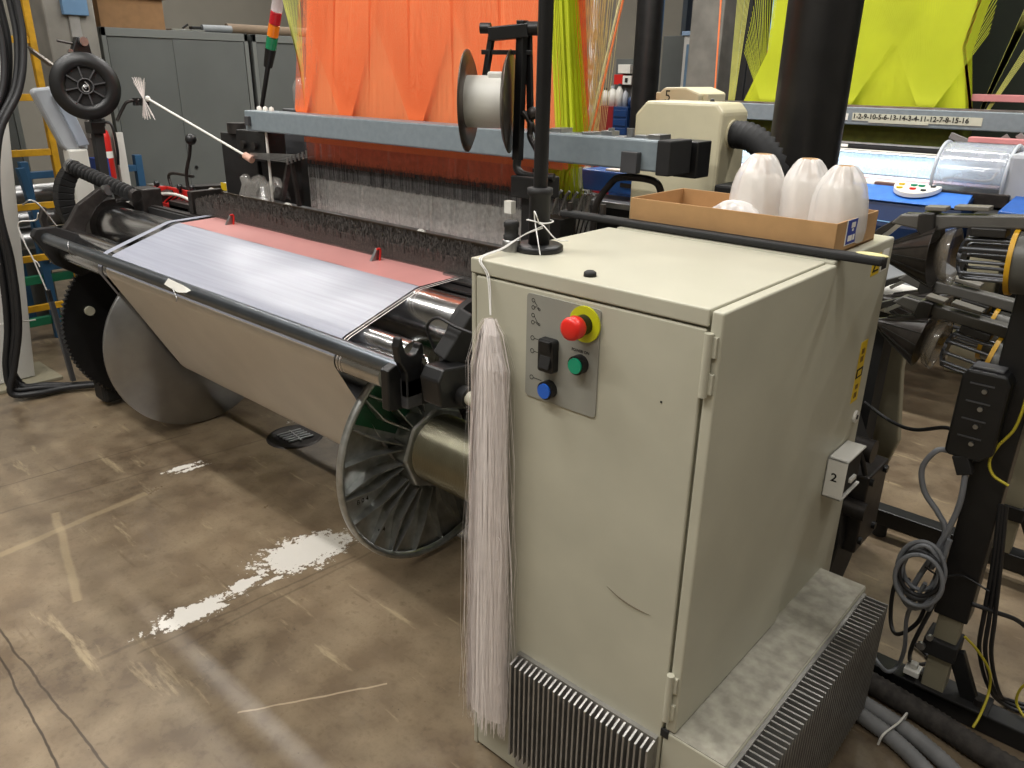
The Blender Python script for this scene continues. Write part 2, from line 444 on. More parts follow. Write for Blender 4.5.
# emergency stop
es=MB().cyl((-.784,yq,1.187),(-.784,yq-.004,1.187),.0335,n=40).obj('stop_ring',YEL,cab,.001)
MB().cyl((-.784,yq-.004,1.187),(-.784,yq-.026,1.187),.0185,n=32).obj('stop_collar',BLACK,cab,.001)
MB().lathe([(.0,.050),(.014,.050),(.020,.047),(.0215,.042),(.0205,.033),(.0215,.028),(.019,.022),(.0,.022)],(-.784,yq,1.187),(0,-1,0),36).obj('stop_button',REDP,cab)
# rocker switch
rk=MB().prism(rrect(-.880,-.842,1.078,1.143,.006,yq-.016),(0,.018,0)).obj('rocker_frame',BLACK,cab,.002)
MB().hexa([(-.874,yq-.023,1.087),(-.848,yq-.023,1.087),(-.848,yq-.012,1.087),(-.874,yq-.012,1.087),(-.874,yq-.016,1.112),(-.848,yq-.016,1.112),(-.848,yq-.01,1.112),(-.874,yq-.01,1.112)]).hexa([(-.874,yq-.016,1.116),(-.848,yq-.016,1.116),(-.848,yq-.01,1.116),(-.874,yq-.01,1.116),(-.874,yq-.023,1.141),(-.848,yq-.023,1.141),(-.848,yq-.012,1.141),(-.874,yq-.012,1.141)]).obj('rocker_key',BLACKM,cab,.0015)
for nm,cx,cz,mm in(('green_push_button',-.790,1.110,GREENB),('blue_push_button',-.860,1.041,BLUEB)):
    MB().cyl((cx,yq,cz),(cx,yq-.016,cz),.018,n=32).obj('button_bezel',BLACK,cab,.002)
    MB().cyl((cx,yq-.014,cz),(cx,yq-.020,cz),.0145,n=32).obj(nm,mm,cab,.0015)
text('POWER ON',.0075,(-.812,yq-.0002,1.131),(1,0,0),(0,0,1),'lettering',INK,cab,bold=.0002)
def ring_xz(m,cx,cz,r,y,wd=.0007,n=20):
    P=[]
    for k in range(n):
        t0=2*PI*k/n;t1=2*PI*(k+1)/n
        m.add([(cx+(r-wd)*math.cos(t0),y,cz+(r-wd)*math.sin(t0)),(cx+(r+wd)*math.cos(t0),y,cz+(r+wd)*math.sin(t0)),(cx+(r+wd)*math.cos(t1),y,cz+(r+wd)*math.sin(t1)),(cx+(r-wd)*math.cos(t1),y,cz+(r-wd)*math.sin(t1))],[(3,2,1,0)])
def ln_xz(m,x0,z0,x1,z1,y,wd=.0007):
    d=V((x1-x0,0,z1-z0)).normalized(); p=V((-d.z,0,d.x))*wd
    a,b_=V((x0,y,z0)),V((x1,y,z1)); m.add([a-p,b_-p,b_+p,a+p],[(0,1,2,3)])
sy=MB(); yy=yq-.0003
for cz in (1.207,1.193,1.178,1.164): ring_xz(sy,-.906,cz,.0035,yy)
ln_xz(sy,-.903,1.2055,-.896,1.197,yy);ln_xz(sy,-.903,1.194,-.898,1.196,yy);ring_xz(sy,-.894,1.1935,.0015,yy);ring_xz(sy,-.891,1.1915,.002,yy)
ln_xz(sy,-.903,1.177,-.896,1.167,yy);ln_xz(sy,-.903,1.165,-.898,1.166,yy);ring_xz(sy,-.895,1.1645,.0018,yy);ring_xz(sy,-.8905,1.1625,.002,yy)
for cz in(1.133,1.107,1.053): ring_xz(sy,-.906,cz,.0042,yy); ln_xz(sy,-.902,cz,-.881,cz-.001,yy)
sy.obj('switch_symbols',INK,cab)
# knob on lid and cable gland
MB().lathe([(.0,.010),(.007,.010),(.0115,.007),(.012,0),(0,0)],(-.811,1.13,zt),(0,0,1),24).obj('lid_plug',BLACKM,cab)
g=MB().lathe([(.019,0),(.019,.022),(.017,.024),(.0,.024)],(-1.056,1.19,zt),(0,0,1),28).obj('cable_gland',STEELR,cab)
MB().lathe([(.0165,.024),(.0165,.032),(.0145,.034),(.0145,.048),(.016,.05),(.016,.058),(.013,.062),(0,.062)],(-1.056,1.19,zt),(0,0,1),16).obj('gland_cap',BLACKM,cab)
# bumper strip lying across the lid joint
MB().box(-1.235,-.445,1.572,1.602,zt+.003,zt+.02).obj('edge_bumper',RUBBER,cab,.006,segs=3)
MB().cyl((-1.21,1.585,zt+.018),(-1.21,1.585,zt+.04),.007,n=12).cyl((-1.12,1.60,zt+.018),(-1.12,1.60,zt+.044),.008,n=12).obj('bumper_bolt',DARKM,cab)
MB().sphere((-.475,1.60,zt+.019),.03,16,(1.1,.5,.13)).obj('foam_blob',mat('yellow_foam',(214,206,150),0.9,0,0.1,60),cab)
# warning stickers
def sticker_x(x,y0,y1,z0,z1,name,m,parent,skew=0):
    return MB().hexa([(x,y0,z0),(x+.0006,y0,z0),(x+.0006,y1,z0),(x,y1,z0),(x,y0,z1),(x+.0006,y0,z1),(x+.0006,y1,z1),(x,y1,z1)]).obj(name,m,parent)
sticker_x(-.530,1.83,1.875,.875,1.03,'warning_strip',YLAB,cab)
sticker_x(-.5296,1.831,1.874,.938,.962,'warning_strip_box',INK,cab)
sticker_x(-.5292,1.840,1.865,.943,.957,'warning_strip_symbol',YLAB,cab)
for zz,hh in((1.005,.013),(.985,.014),(.915,.012),(.893,.014)): sticker_x(-.5293,1.842,1.860,zz-hh/2,zz+hh/2,'warning_text',mat('brown_print',(120,92,20),.6,0,0),cab)
sticker_x(-.530,1.80,1.852,1.192,1.24,'warning_triangle_label',YLAB,cab)
MB().prism([(-.529,1.806,1.200),(-.529,1.846,1.200),(-.529,1.826,1.234)],(.0006,0,0)).obj('triangle_print',INK,cab)
MB().prism([(-.528,1.815,1.205),(-.528,1.837,1.205),(-.528,1.826,1.224)],(.0004,0,0)).obj('triangle_centre',YLAB,cab)
sticker_x(-.530,1.862,1.905,1.192,1.242,'notice_label',WLAB,cab)
sticker_x(-.5292,1.866,1.901,1.196,1.222,'notice_print',INK,cab)
MB().cyl((-.531,1.885,.825),(-.524,1.885,.825),.016,n=28).obj('lock_escutcheon',WHITEP,cab,.001)
MB().cyl((-.524,1.885,.825),(-.5225,1.885,.825),.006,n=16).obj('lock_slot',INK,cab)
# white socket box on the side
ob=MB()
x0,x1,y0,y1,z0,z1=-.53,-.482,1.735,1.86,.665,.77
ob.box(x0,x1,y0,y0+.006,z0,z1).box(x0,x1,y0,y1,z1-.006,z1).box(x0,x1,y0,y1,z0,z0+.006).box(x0,x0+.005,y0,y1,z0,z1)
sb=ob.obj('socket_bracket',WHITEP,cab,.002)
MB().box(x0+.006,x1-.006,y0+.008,y1-.004,z0+.007,z1-.008).obj('opening_shade_fill',BLACKM,sb,.003)  # dark fill stands in for the shade inside the open box
MB().box(x1-.03,x1+.001,y0+.05,y0+.085,z0+.03,z0+.042).obj('socket_tab',WHITEP,sb,.002)
text('2',.03,(-.515,1.7345,.712),(1,0,0),(0,0,1),'bracket_number',INK,sb,bold=.0006)
# ---------------------------------------------------------------- pole with round foot on cabinet
pt=thing('support_pole','tall black pole on a round foot standing on the cabinet lid','pole',(-1.02,1.235,zt))
MB().lathe([(0,.014),(.045,.014),(.05,.011),(.051,.002),(.049,0),(0,0)],(-1.02,1.235,zt),(0,0,1),40).obj('foot_disc',BLACK,pt)
MB().cyl((-1.02,1.235,zt+.012),(-1.012,1.235,2.75),.0145,n=24).obj('tube',BLACK,pt)
MB().lathe([(.015,.012),(.022,.014),(.0215,.11),(.026,.114),(.026,.126),(.015,.128)],(-1.02,1.235,zt),(0,0,1),24).obj('sleeve',BLACKM,pt)
# string from pole to tassel
st=MB()
for k,(dx,dz) in enumerate(((0,0),(.005,.004))):
    st.tube([(-1.02+.02,1.222,zt+.05+dz),(-1.03,1.20,zt+.035),(-1.047+dx,1.15,zt+.012),(-1.045+dx,1.085,zt+.002),(-1.02+dx,1.081,zt-.03),(-1.002+dx*.4,1.07,zt-.10)],.0014,6,6)
st.tube([(-1.045,1.225,zt+.06),(-1.02,1.205,zt+.065),(-.995,1.22,zt+.06),(-1.0,1.255,zt+.06),(-1.04,1.255,zt+.062),(-1.045,1.225,zt+.06)],.0015,6,6)
st.tube([(-1.0,1.21,zt+.06),(-.99,1.19,zt+.078),(-1.005,1.2,zt+.085),(-1.01,1.21,zt+.06),(-.985,1.19,zt+.03),(-.97,1.18,zt+.006)],.0013,6,6)
st.tube([(-1.0,1.21,zt+.06),(-.98,1.2,zt+.06),(-.955,1.21,zt+.035),(-.945,1.235,zt+.03)],.0013,6,6)
tag(st.obj('white_string',STRING,at=(-1.02,1.21,zt)),'thin white string knotted round the black pole and holding the tassel','string')
# tassel of filaments
tz=1.158
TP=thing('yarn_tassel','long white filament tassel hanging against the left edge of the cabinet','tassel',(-1.0,1.065,.14))
core=[]
for i in range(25):
    t=i/24; z=tz-t*(tz-.17)
    wx=.006+.034*min(1,(t*9))**.6+.020*t; wy=.006+.012*min(1,t*8)**.6+.008*t
    core.append([V((-.994-.006*t+wx*.95*math.cos(a)*(1+.06*math.sin(5*a+i*.2)),1.062+wy*.86*math.sin(a),z)) for a in [2*PI*k/28 for k in range(29)]])
MB().grid(core).obj('filament_core',mat('dense_white_filament',(250,244,240),0.5,0,0.05,18),TP)
sd=MB()
for k in range(600):
    a=random.uniform(0,2*PI); e=random.uniform(.85,1.08); L=random.uniform(.955,1.03); wob=random.uniform(-1,1)
    if random.random()<.16: e*=random.uniform(1.1,1.35)
    pts=[]
    for t in (0,.03,.1,.3,.55,.8,1):
        wx=.004+.037*min(1,(t*9))**.6+.020*t; wy=.004+.013*min(1,t*8)**.6+.008*t
        j=.003*math.sin(t*7+k)*(1 if e<1.1 else 3)
        pts.append(V((-.994-.006*t+wx*e*math.cos(a)+j,1.062+wy*e*math.sin(a)-.002+j*.5,tz-t*(tz-.155)*L)))
    w=.0005
    for i in range(6): sd.ribbon(pts[i],pts[i+1],w*2,(math.cos(a+1.57+wob*.3),math.sin(a+1.57),0))
o=sd.obj('loose_filaments',FIB,TP); o['kind']='stuff'
cu=MB()
for k in range(5):
    z=random.uniform(.18,.85); s_=random.choice((-1,1)); r=random.uniform(.01,.03); x=-1.015+s_*.045
    cu.tube([(x,1.05,z),(x+s_*r*.6,1.045,z+r),(x+s_*r,1.045,z),(x+s_*r*.5,1.045,z-r),(x-s_*r*.3,1.05,z-r*.4)],.0004,4,6)
o=cu.obj('stray_curls',FIB,TP); o['kind']='stuff'
# ---------------------------------------------------------------- cardboard tray and bagged cones
tr=thing('cardboard_tray','shallow open cardboard tray on the rear of the beige cabinet','tray',(-.79,1.72,1.265))
x0,x1,y0,y1,z0,z1=-1.045,-.552,1.606,1.85,zt+.003,zt+.068
t_=.004
MB().box(x0,x1,y0,y1,z0,z0+t_).obj('base',CARD,tr)
MB().box(x0,x1,y0,y0+t_,z0,z1).obj('front_wall',CARD,tr,.001)
MB().box(x0,x1,y1-t_,y1,z0,z1).obj('back_wall',CARD,tr,.001)
MB().box(x0,x0+t_,y0+t_,y1-t_,z0,z1).obj('end_wall',CARD,tr,.001)
MB().box(x1-t_,x1,y0+t_,y1-t_,z0,z1).obj('end_wall',CARD,tr,.001)
MB().box(x1,x1+.0006,y0+.055,y0+.125,z0+.012,z1+.0).obj('shipping_label',WLAB,tr)
lb=MB().box(x1+.0006,x1+.0012,y0+.06,y0+.118,z0+.014,z1-.001).obj('blue_print',BLAB,tr)
m_=MB()
m_.box(x1+.0012,x1+.0016,y0+.08,y0+.102,z0+.047,z0+.058).box(x1+.0012,x1+.0016,y0+.086,y0+.095,z0+.040,z0+.045)
m_.box(x1+.0012,x1+.0016,y0+.068,y0+.092,z0+.02,z0+.032).box(x1+.0012,x1+.0016,y0+.096,y0+.106,z0+.02,z0+.032)
m_.obj('white_print_marks',WLAB,tr)
BAGP=[(.0,0),(.054,0),(.062,.006),(.064,.03),(.062,.07),(.059,.095),(.052,.116),(.043,.133),(.033,.148),(.024,.158),(.019,.161)]
def make_bag(name,label,cx,cy,sx,hz):
    zb=z0+t_+.001
    T=thing(name,label,'yarn cone',(cx,cy,zb),'bagged yarn cones in the tray')
    MB().lathe([(0,0),(.050*sx,0),(.052*sx,.01),(.043*sx,.115*hz),(.038*sx,.122*hz),(.0,.122*hz)],(cx,cy,zb),(0,0,1),36).obj('yarn_package',CONEY,T)
    MB().lathe([(.019,.12*hz),(.018,.163*hz),(.015,.163*hz),(.015,.12*hz)],(cx,cy,zb),(0,0,1),28).obj('paper_cone_tip',CONET,T)
    rows_=[]
    for i,(r,h) in enumerate([BAGP[q] for q in range(1,len(BAGP))]):
        row=[]
        for k in range(65):
            a=2*PI*k/64
            wr=1+ (.04+.16*max(0,(h-.09)/.07))*math.sin(7*a+i*.35+cx*40)*.5+(.015+.05*max(0,(h-.09)/.07))*math.sin(13*a+i*.6+cx*90)
            row.append(V((cx+r*sx*wr*math.cos(a),cy+r*sx*wr*math.sin(a),zb+h*hz+.002)))
        rows_.append(row)
    MB().grid(rows_).obj('plastic_bag',BAG,T)
    return T
make_bag('bagged_yarn_cone','bagged yarn cone standing in tray, leftmost of the three tall ones',-.785,1.735,1.0,1.05)
make_bag('bagged_yarn_cone','bagged yarn cone standing in tray between two other tall ones',-.690,1.765,.93,1.02)
make_bag('bagged_yarn_cone','bagged yarn cone standing at the labelled end of the tray',-.603,1.745,.95,.98)
zb=z0+t_+.001
T=thing('bagged_yarn_cone','low crumpled clear plastic bag lying in front of the leftmost tall cone','plastic bag',(-.79,1.66,zb))
rows_=[]
for i in range(13):
    ph=i/12*PI/2; row=[]
    for k in range(49):
        a=2*PI*k/48; cr=1+.10*math.sin(5*a+i*.8)+.07*math.sin(9*a-i*1.3)
        row.append(V((-.80+.075*math.cos(ph)*cr*math.cos(a),1.655+.036*math.cos(ph)*cr*math.sin(a),zb+.075*math.sin(ph)*(1+.12*math.sin(3*a+2)*math.cos(ph)))))
    rows_.append(row)
MB().grid(rows_).obj('plastic_film',BAG,T)
MB().sphere((-.80,1.655,zb+.026),.026,18,(1.8,.9,.95)).obj('yarn_wad',CONEY,T)
T.name='crumpled_plastic_bag'
# ---------------------------------------------------------------- the loom
loom=thing('jacquard_loom','weaving loom with orange harness cords and black brush rail behind the beige cabinet','loom',(-2.6,2.0,0))
AY,AZ=1.62,.418
# steel rollers
r1=MB().cyl((-4.08,1.60,.878),(-1.57,1.60,.878),.095,n=64); r1.obj('take_up_roller',STEEL,loom,.002)
MB().cyl((-1.58,1.60,.878),(-1.555,1.60,.878),.102,n=40).cyl((-1.56,1.60,.878),(-1.40,1.60,.878),.03,n=24).obj('roller_end_cap',BLACKM,loom)
MB().cyl((-4.12,1.60,.878),(-4.07,1.60,.878),.105,n=40).obj('roller_end_cap',DARKM,loom)
MB().cyl((-4.0,1.385,.845),(-1.60,1.385,.845),.046,n=48).obj('press_roller',STEEL,loom,.002)
MB().cyl((-3.95,1.30,.812),(-1.60,1.30,.812),.042,n=48).obj('guide_roller',STEEL,loom,.002)
MB().cyl((-3.86,1.22,.888),(-1.455,1.22,.888),.024,n=40).obj('front_tube',mat('slate_steel',(112,118,124),.3,.9,.08),loom,.002)
wr=MB()
for x in (-3.55,):
    wr.tube([(x,1.20,.92),(x+.02,1.19,.905),(x+.025,1.19,.87),(x+.03,1.2,.855)],.002,6)
wr.obj('tie_wire',STEELR,loom)
# side frames
def plate(name,pts,x0,x1,m,par=loom,bev=.004): return MB().prism([(x0,y,z) for y,z in pts],(x1-x0,0,0)).obj(name,m,par,bev)
plate('side_frame',[(1.30,.78),(1.45,.76),(1.55,.6),(1.75,.30),(1.75,.03),(2.55,.03),(2.55,1.0),(2.0,1.02),(1.75,.97),(1.5,.80),(1.30,.83)],-4.18,-4.10,DARKM)
plate('side_frame',[(1.62,.80),(1.75,.62),(1.85,.03),(2.55,.03),(2.55,1.0),(2.0,1.02),(1.75,.97)],-1.50,-1.42,BLACKM)
# left end brackets and hooks
plate('end_bracket',[(1.17,.90),(1.19,.93),(1.27,.93),(1.42,.86),(1.50,.80),(1.46,.72),(1.34,.69),(1.24,.76)],-3.92,-3.88,BLACKM)
MB().cyl((-3.885,1.33,.79),(-3.86,1.33,.79),.026,n=20).obj('bracket_bolt',STEELR,loom,.002)
plate('hook_arm',[(1.30,.84),(1.36,.80),(1.42,.82),(1.44,.90),(1.50,.98),(1.58,1.04),(1.62,1.03),(1.64,1.06),(1.60,1.09),(1.52,1.06),(1.42,1.0),(1.37,.93),(1.33,.89),(1.29,.90),(1.275,.94),(1.285,1.0),(1.27,1.01),(1.25,.96),(1.26,.88)],-4.02,-3.98,DARKM)
MB().cyl((-3.99,1.56,1.06),(-3.95,1.56,1.06),.024,n=20).obj('arm_bolt',STEELR,loom,.002)
MB().tube([(-4.02,1.20,1.02),(-4.0,1.23,1.04),(-3.98,1.26,1.01),(-3.95,1.30,.92)],.004,6).obj('wire_hook',STEELR,loom)
MB().cyl((-4.13,1.60,.878),(-4.04,1.60,.878),.125,n=40).obj('roller_bearing_housing',DARKM,loom,.006)
MB().cyl((-4.0,1.60,1.02),(-3.96,1.68,1.03),.03,n=16).box(-4.06,-3.93,1.70,1.80,.93,1.05).obj('brake_housing',DARKM,loom,.006)
# right end brackets: fork and black blocks
def fork_poly(cx,cz,s):
    P=[]
    for a in range(200,-41,-20): P.append((cx+.022*s*math.cos(math.radians(a)),cz+.022*s*math.sin(math.radians(a))))
    return P
fk=[(1.19,.83),(1.19,.90),(1.170,.935),(1.164,.975),(1.172,.995),(1.182,.997),(1.184,.975),(1.190,.955),(1.203,.943),(1.220,.943),(1.232,.955),(1.237,.968),(1.248,.966),(1.250,.945),(1.243,.91),(1.245,.83)]
plate('rod_fork',fk,-1.425,-1.40,BLACK)
plate('support_block',[(1.15,.80),(1.15,.91),(1.18,.92),(1.20,.88),(1.225,.88),(1.245,.91),(1.27,.90),(1.30,.84),(1.30,.78)],-1.455,-1.425,BLACK)
plate('support_block',[(1.21,.83),(1.20,.90),(1.22,.93),(1.30,.92),(1.36,.89),(1.36,.84),(1.3,.80)],-1.365,-1.295,BLACK,bev=.006)
MB().box(-1.44,-1.40,1.19,1.24,.80,.88).obj('clamp_block',DGREY,loom,.004)
MB().beam((-1.36,1.29,.92),(-1.33,1.36,1.03),.07,.05,(1,0,0)).obj('sensor_box',BLACKM,loom,.005)
MB().beam((-1.40,1.33,.92),(-1.30,1.5,.90),.10,.10).beam((-1.45,1.38,.90),(-1.45,1.5,.86),.06,.09).obj('gear_cover',BLACKM,loom,.01)
MB().tube([(-1.42,1.31,.92),(-1.43,1.29,.99),(-1.38,1.28,1.03),(-1.31,1.28,1.02),(-1.22,1.29,1.01)],.004,8).obj('sensor_cable',BCABLE,loom)
MB().tube([(-1.46,1.26,.905),(-1.44,1.25,.925),(-1.42,1.24,.91),(-1.40,1.25,.93),(-1.37,1.24,.915)],.005,6).obj('spring',STEEL,loom)
MB().cyl((-1.335,1.28,.845),(-1.27,1.28,.845),.026,n=24).obj('shaft_collar',BLACKM,loom,.003)
MB().tube([(-1.27,1.28,.845),(-1.19,1.28,.835),(-1.06,1.28,.82)],.018,14).obj('beige_lever',BEIGE,loom)
MB().tube([(-1.22,1.28,.845),(-1.18,1.28,.90),(-1.10,1.29,1.02)],.013,10).obj('beige_rod',BEIGE,loom)
# black bed behind rollers
MB().box(-4.10,-1.42,1.72,1.735,.60,.965).obj('bed_front_plate',BLACKM,loom)
MB().box(-4.10,-1.2,1.735,1.76,.93,.972).box(-4.0,-1.3,1.86,2.35,.80,.975).obj('bed_rail',DARKM,loom,.002)
MB().box(-1.80,-1.25,1.68,1.735,.955,.965).obj('bed_edge_plate',BLACK,loom,.002)
MB().box(-1.85,-1.20,1.745,1.76,.968,.985).obj('bed_trim',STEELR,loom)
# temple beam with brush
MB().box(-3.54,-1.25,1.772,1.895,.985,1.035).obj('brush_rail',BLACKM,loom,.002)
MB().box(-3.54,-1.25,1.905,1.913,.99,1.062).obj('brush_back_rail',mat('bronze_rail',(92,80,68),.35,.8,.1),loom,.002)
bm=MB()
for k in range(8500):
    x=random.uniform(-3.53,-1.26); y=random.uniform(1.764,1.905); z1=1.046+(y-1.76)*.06+random.uniform(-.006,.007)
    a=random.uniform(0,PI); z0_=z1-.03
    bm.ribbon((x,y,z0_),(x+random.uniform(-.008,.008),y+random.uniform(-.008,.004),z1),.0035,(math.cos(a),math.sin(a),0))
for k in range(1500):
    x=-3.53+2.27*k/1500; bm.ribbon((x,1.766,.972),(x+random.uniform(-.001,.001),1.766,1.042),.0009)
o=bm.obj('brush_bristles',BRIS,loom); o['kind']='stuff'
MB().box(-3.575,-3.54,1.755,1.915,.96,1.075).obj('brush_end_plate',DARKM,loom,.003)
for x in(-3.164,-2.178):
    MB().prism([(x-.006,1.745,.968),(x-.006,1.745,1.015),(x-.006,1.735,1.02),(x-.006,1.70,.97)],(.012,0,0)).obj('temple_bracket',STEELR,loom)
    MB().tube([(x+.014,1.735,.975),(x+.014,1.74,1.015),(x+.014,1.725,1.02)],.004,8).obj('red_clip',RED,loom)
MB().cyl((-3.54,1.96,1.035),(-1.25,1.96,1.035),.010,n=20).box(-3.54,-1.25,1.93,1.985,.99,1.02).obj('sley_rail',STEEL,loom)
for x in(-3.66,-3.012,-2.153):
    MB().cyl((x,1.93,1.045),(x+.006,1.915,1.05),.019,n=20).obj('white_disc',WHITEP,loom,.003)
MB().box(-3.5,-1.3,2.03,2.06,.96,1.03).obj('reed_cap',STEELR,loom,.003)
# heddles and harness
hb=MB()
XL,XR=-3.17,-1.66
for r_ in range(6):
    y=2.15+.035*r_
    x=XL
    while x<XR:
        x+=random.uniform(.0028,.0042); hb.ribbon((x,y,.97),(x+random.uniform(-.001,.001),y,1.20),.0016)
o=hb.obj('heddles',HEDD,loom); o['kind']='stuff'
hb=MB()
for r_ in range(5):
    y=2.145+.04*r_; x=XL
    while x<XR:
        x+=random.uniform(.003,.0048); j=random.uniform(-.003,.003); hb.ribbon((x,y,1.145+j),(x,y,1.222+j),.0024)
o=hb.obj('heddle_couplings',HEDB,loom); o['kind']='stuff'
hb=MB()
for r_ in range(6):
    y=2.15+.04*r_; x=XL
    while x<-1.80:
        x+=random.uniform(.0028,.0042); hb.ribbon((x,y,1.205),(x,y,1.45),.0019)
o=hb.obj('lower_harness_cords',ORA3,loom); o['kind']='stuff'
def fan(m,name,xl0,xr0,xl1,xr1,y0,y1,zb_,zt_,groups,s,shift,rows,sp,w,parent):
    b_=MB(); gw=1.0/groups
    for r_ in range(rows):
        y=y0+(y1-y0)*r_/max(1,rows-1); u=random.random()*sp
        while u<1:
            u+=sp*random.uniform(.8,1.2)
            if u>=1: break
            g=int(u/gw); c=(g+.5)*gw
            ut=c+(u-c)*s+shift
            if ut<-.005 or ut>1.005: 
                # cut where the cord leaves the harness width
                lim=0 if ut<0 else 1
                f=(lim-u)/(ut-u); b_.ribbon((xl0+(xr0-xl0)*u,y,zb_),((xl0+(xl1-xl0)*f)+((xr0-xl0)+((xr1-xl1)-(xr0-xl0))*f)*lim,y,zb_+(zt_-zb_)*f),w); continue
            b_.ribbon((xl0+(xr0-xl0)*u,y,zb_),(xl1+(xr1-xl1)*ut,y,zt_),w)
    o=b_.obj(name,m,parent); o['kind']='stuff'; return o
fan(ORA,'harness_cords',XL,-1.672,-2.95,-1.80,2.14,2.30,1.30,2.5,1,1,0,6,.0016,.0018,loom)
fan(ORA2,'crossing_harness_cords',XL,-1.672,-2.95,-1.80,2.12,2.15,1.38,2.5,6,.8,.0,2,.0022,.0011,loom)
def vfans(name,m,y,zb_,zt_,apex,slope,xl,xr,n,w,parent):
    b_=MB(); H_=zt_-zb_
    for ax0 in apex:
        for k in range(n):
            ax=ax0-.04+.08*k/(n-1)
            sl_=-slope+2*slope*k/(n-1)+random.uniform(-.004,.004); f=1.0
            x1=ax+sl_*H_
            for lim,sg__ in ((xl,-1),(xr,1)):
                lb,lt=lim
                # intersection with the slanted harness edge
                d0=(ax-lb)*sg__; d1=(x1-lt)*sg__
                if d1>0 and d0<0: f=min(f,-d0/(d1-d0))
            b_.ribbon((ax,y,zb_),(ax+sl_*H_*f,y,zb_+H_*f),w)
    o=b_.obj(name,m,parent); o['kind']='stuff'; return o
vfans('slanting_harness_cords',mat('deep_orange_cord',(250,116,60),.6,0,.05,3),2.105,1.43,2.5,(-3.12,-2.80,-2.364,-1.93),.5,(XL,-2.95),(-1.672,-1.80),64,.0014,loom)
# yellow green selvedge cords right, bundles and netting
b_=MB()
for k in range(260):
    u=random.random(); b_.ribbon((-1.80+.14*u,2.16+.1*random.random(),1.20),(-1.80+.14*u,2.2,1.42),.0016)
    b_.ribbon((-1.668+.08*u,2.08+.1*random.random(),1.40),(-1.815+.08*u,2.12,2.5),.0018)
o=b_.obj('yellow_green_harness_cords',YCORD,loom); o['kind']='stuff'
b_=MB()
for k in range(46):
    u=k/45; y=2.36+.04*(k%3)
    b_.ribbon((-1.81+.06*u,y,1.40),(-1.95+.30*u,y,2.5),.0026)
    if k%2==0: b_.ribbon((-1.76-.04*u,y+.06,1.40),(-1.93+.28*(1-u),y+.06,2.5),.0022)
o=b_.obj('beige_harness_cords',BCORD,loom); o['kind']='stuff'
b_=MB()
for k in range(26):
    u=k/25; b_.ribbon((-3.21+.010*u,2.18,1.40+.2*(1-u)),(-3.50+.36*u,2.18,2.5),.0022 if k%4 else .004)
o=b_.obj('pale_green_harness_cords',mat('pale_green_cord',(190,190,96),.6,0,.1),loom); o['kind']='stuff'
b_=MB()
for dx,mm in((0,BCORD),(.012,ORA)):
    MB().tube([(-1.615+dx,2.2,1.42),(-1.512+dx,2.2,1.85),(-1.40+dx,2.2,2.3)],.0035,6).obj('guide_cord',mm,loom)
# grey cross beam
MB().box(-3.42,-1.22,2.00,2.10,1.342,1.43).obj('cross_beam',GALV,loom,.006)
MB().box(-1.22,-1.175,1.99,2.11,1.335,1.432).obj('beam_end_box',BLACKM,loom,.004)
MB().box(-1.24,-1.16,2.12,2.20,1.32,1.425).obj('beam_end_box',BLACK,loom,.004)
MB().box(-3.40,-3.365,1.985,2.0,1.365,1.405).obj('beam_clip',DGREY,loom,.002)
MB().box(-1.33,-1.275,1.975,2.0,1.335,1.395).obj('beam_clip',DGREY,loom,.002)
tb=MB()
for i in range(9): tb.box(-1.75+i*.06,-1.71+i*.06,2.02+.02*(i%2),2.08,1.425,1.432+.006*(i%3))
tb.cyl((-1.42,2.05,1.43),(-1.42,2.05,1.452),.01,n=10).cyl((-1.35,2.05,1.43),(-1.35,2.05,1.455),.012,n=10)
tb.obj('beam_top_fittings',STEELR,loom,.001)
for i in range(3): MB().lathe([(0,.02),(.01,.014),(.012,0)],(-3.37+.05*i,2.05,1.43),(0,0,1),12).obj('beam_cap',WHITEP,loom)
# left head: black brackets under the beam
MB().box(-3.95,-3.62,2.16,2.42,.98,1.30).obj('weft_head_block',BLACKM,loom,.006)
MB().box(-3.60,-3.35,2.05,2.16,1.20,1.335).obj('beam_bracket',BLACK,loom,.005)
MB().cyl((-3.53,2.05,1.27),(-3.53,2.035,1.27),.018,n=16).cyl((-3.43,2.05,1.27),(-3.43,2.035,1.27),.018,n=16).obj('bracket_bolts',DARKM,loom)
MB().cyl((-3.82,2.2,1.30),(-3.82,2.2,1.35),.06,n=24).obj('filter_pot',DARKM,loom,.003)
MB().box(-3.62,-3.28,2.18,2.40,.98,1.22).obj('weft_head_housing',BLACKM,loom,.008)
MB().lathe([(.0,0),(.05,0),(.055,.02),(.055,.10),(.04,.13),(.03,.14)],(-3.40,2.32,1.43),(0,0,1),24).obj('clear_pot',SMOKED,loom)
MB().box(-3.48,-3.32,2.24,2.40,1.22,1.43).obj('pot_bracket',DGREY,loom,.005)
rc=MB()
rows_=[]
for i in range(9):
    t=i/8; rows_.append([V((-3.53+.30*k/16+.02*math.sin(i*2.1+k*.7),1.99+.10*t+.012*math.sin(k*1.1),1.035+.085*math.sin(PI*t)**.6*(1+.25*math.sin(k*.9+i*.6)))) for k in range(17)])
rc.grid(rows_).obj('clear_head_cover',SMOKED,loom)
MB().tube([(-3.30,2.03,1.02),(-3.30,2.03,1.33),(-3.29,2.02,1.35),(-3.22,2.02,1.35)],.006,8).obj('bent_guide_rod',WHITEP,loom)
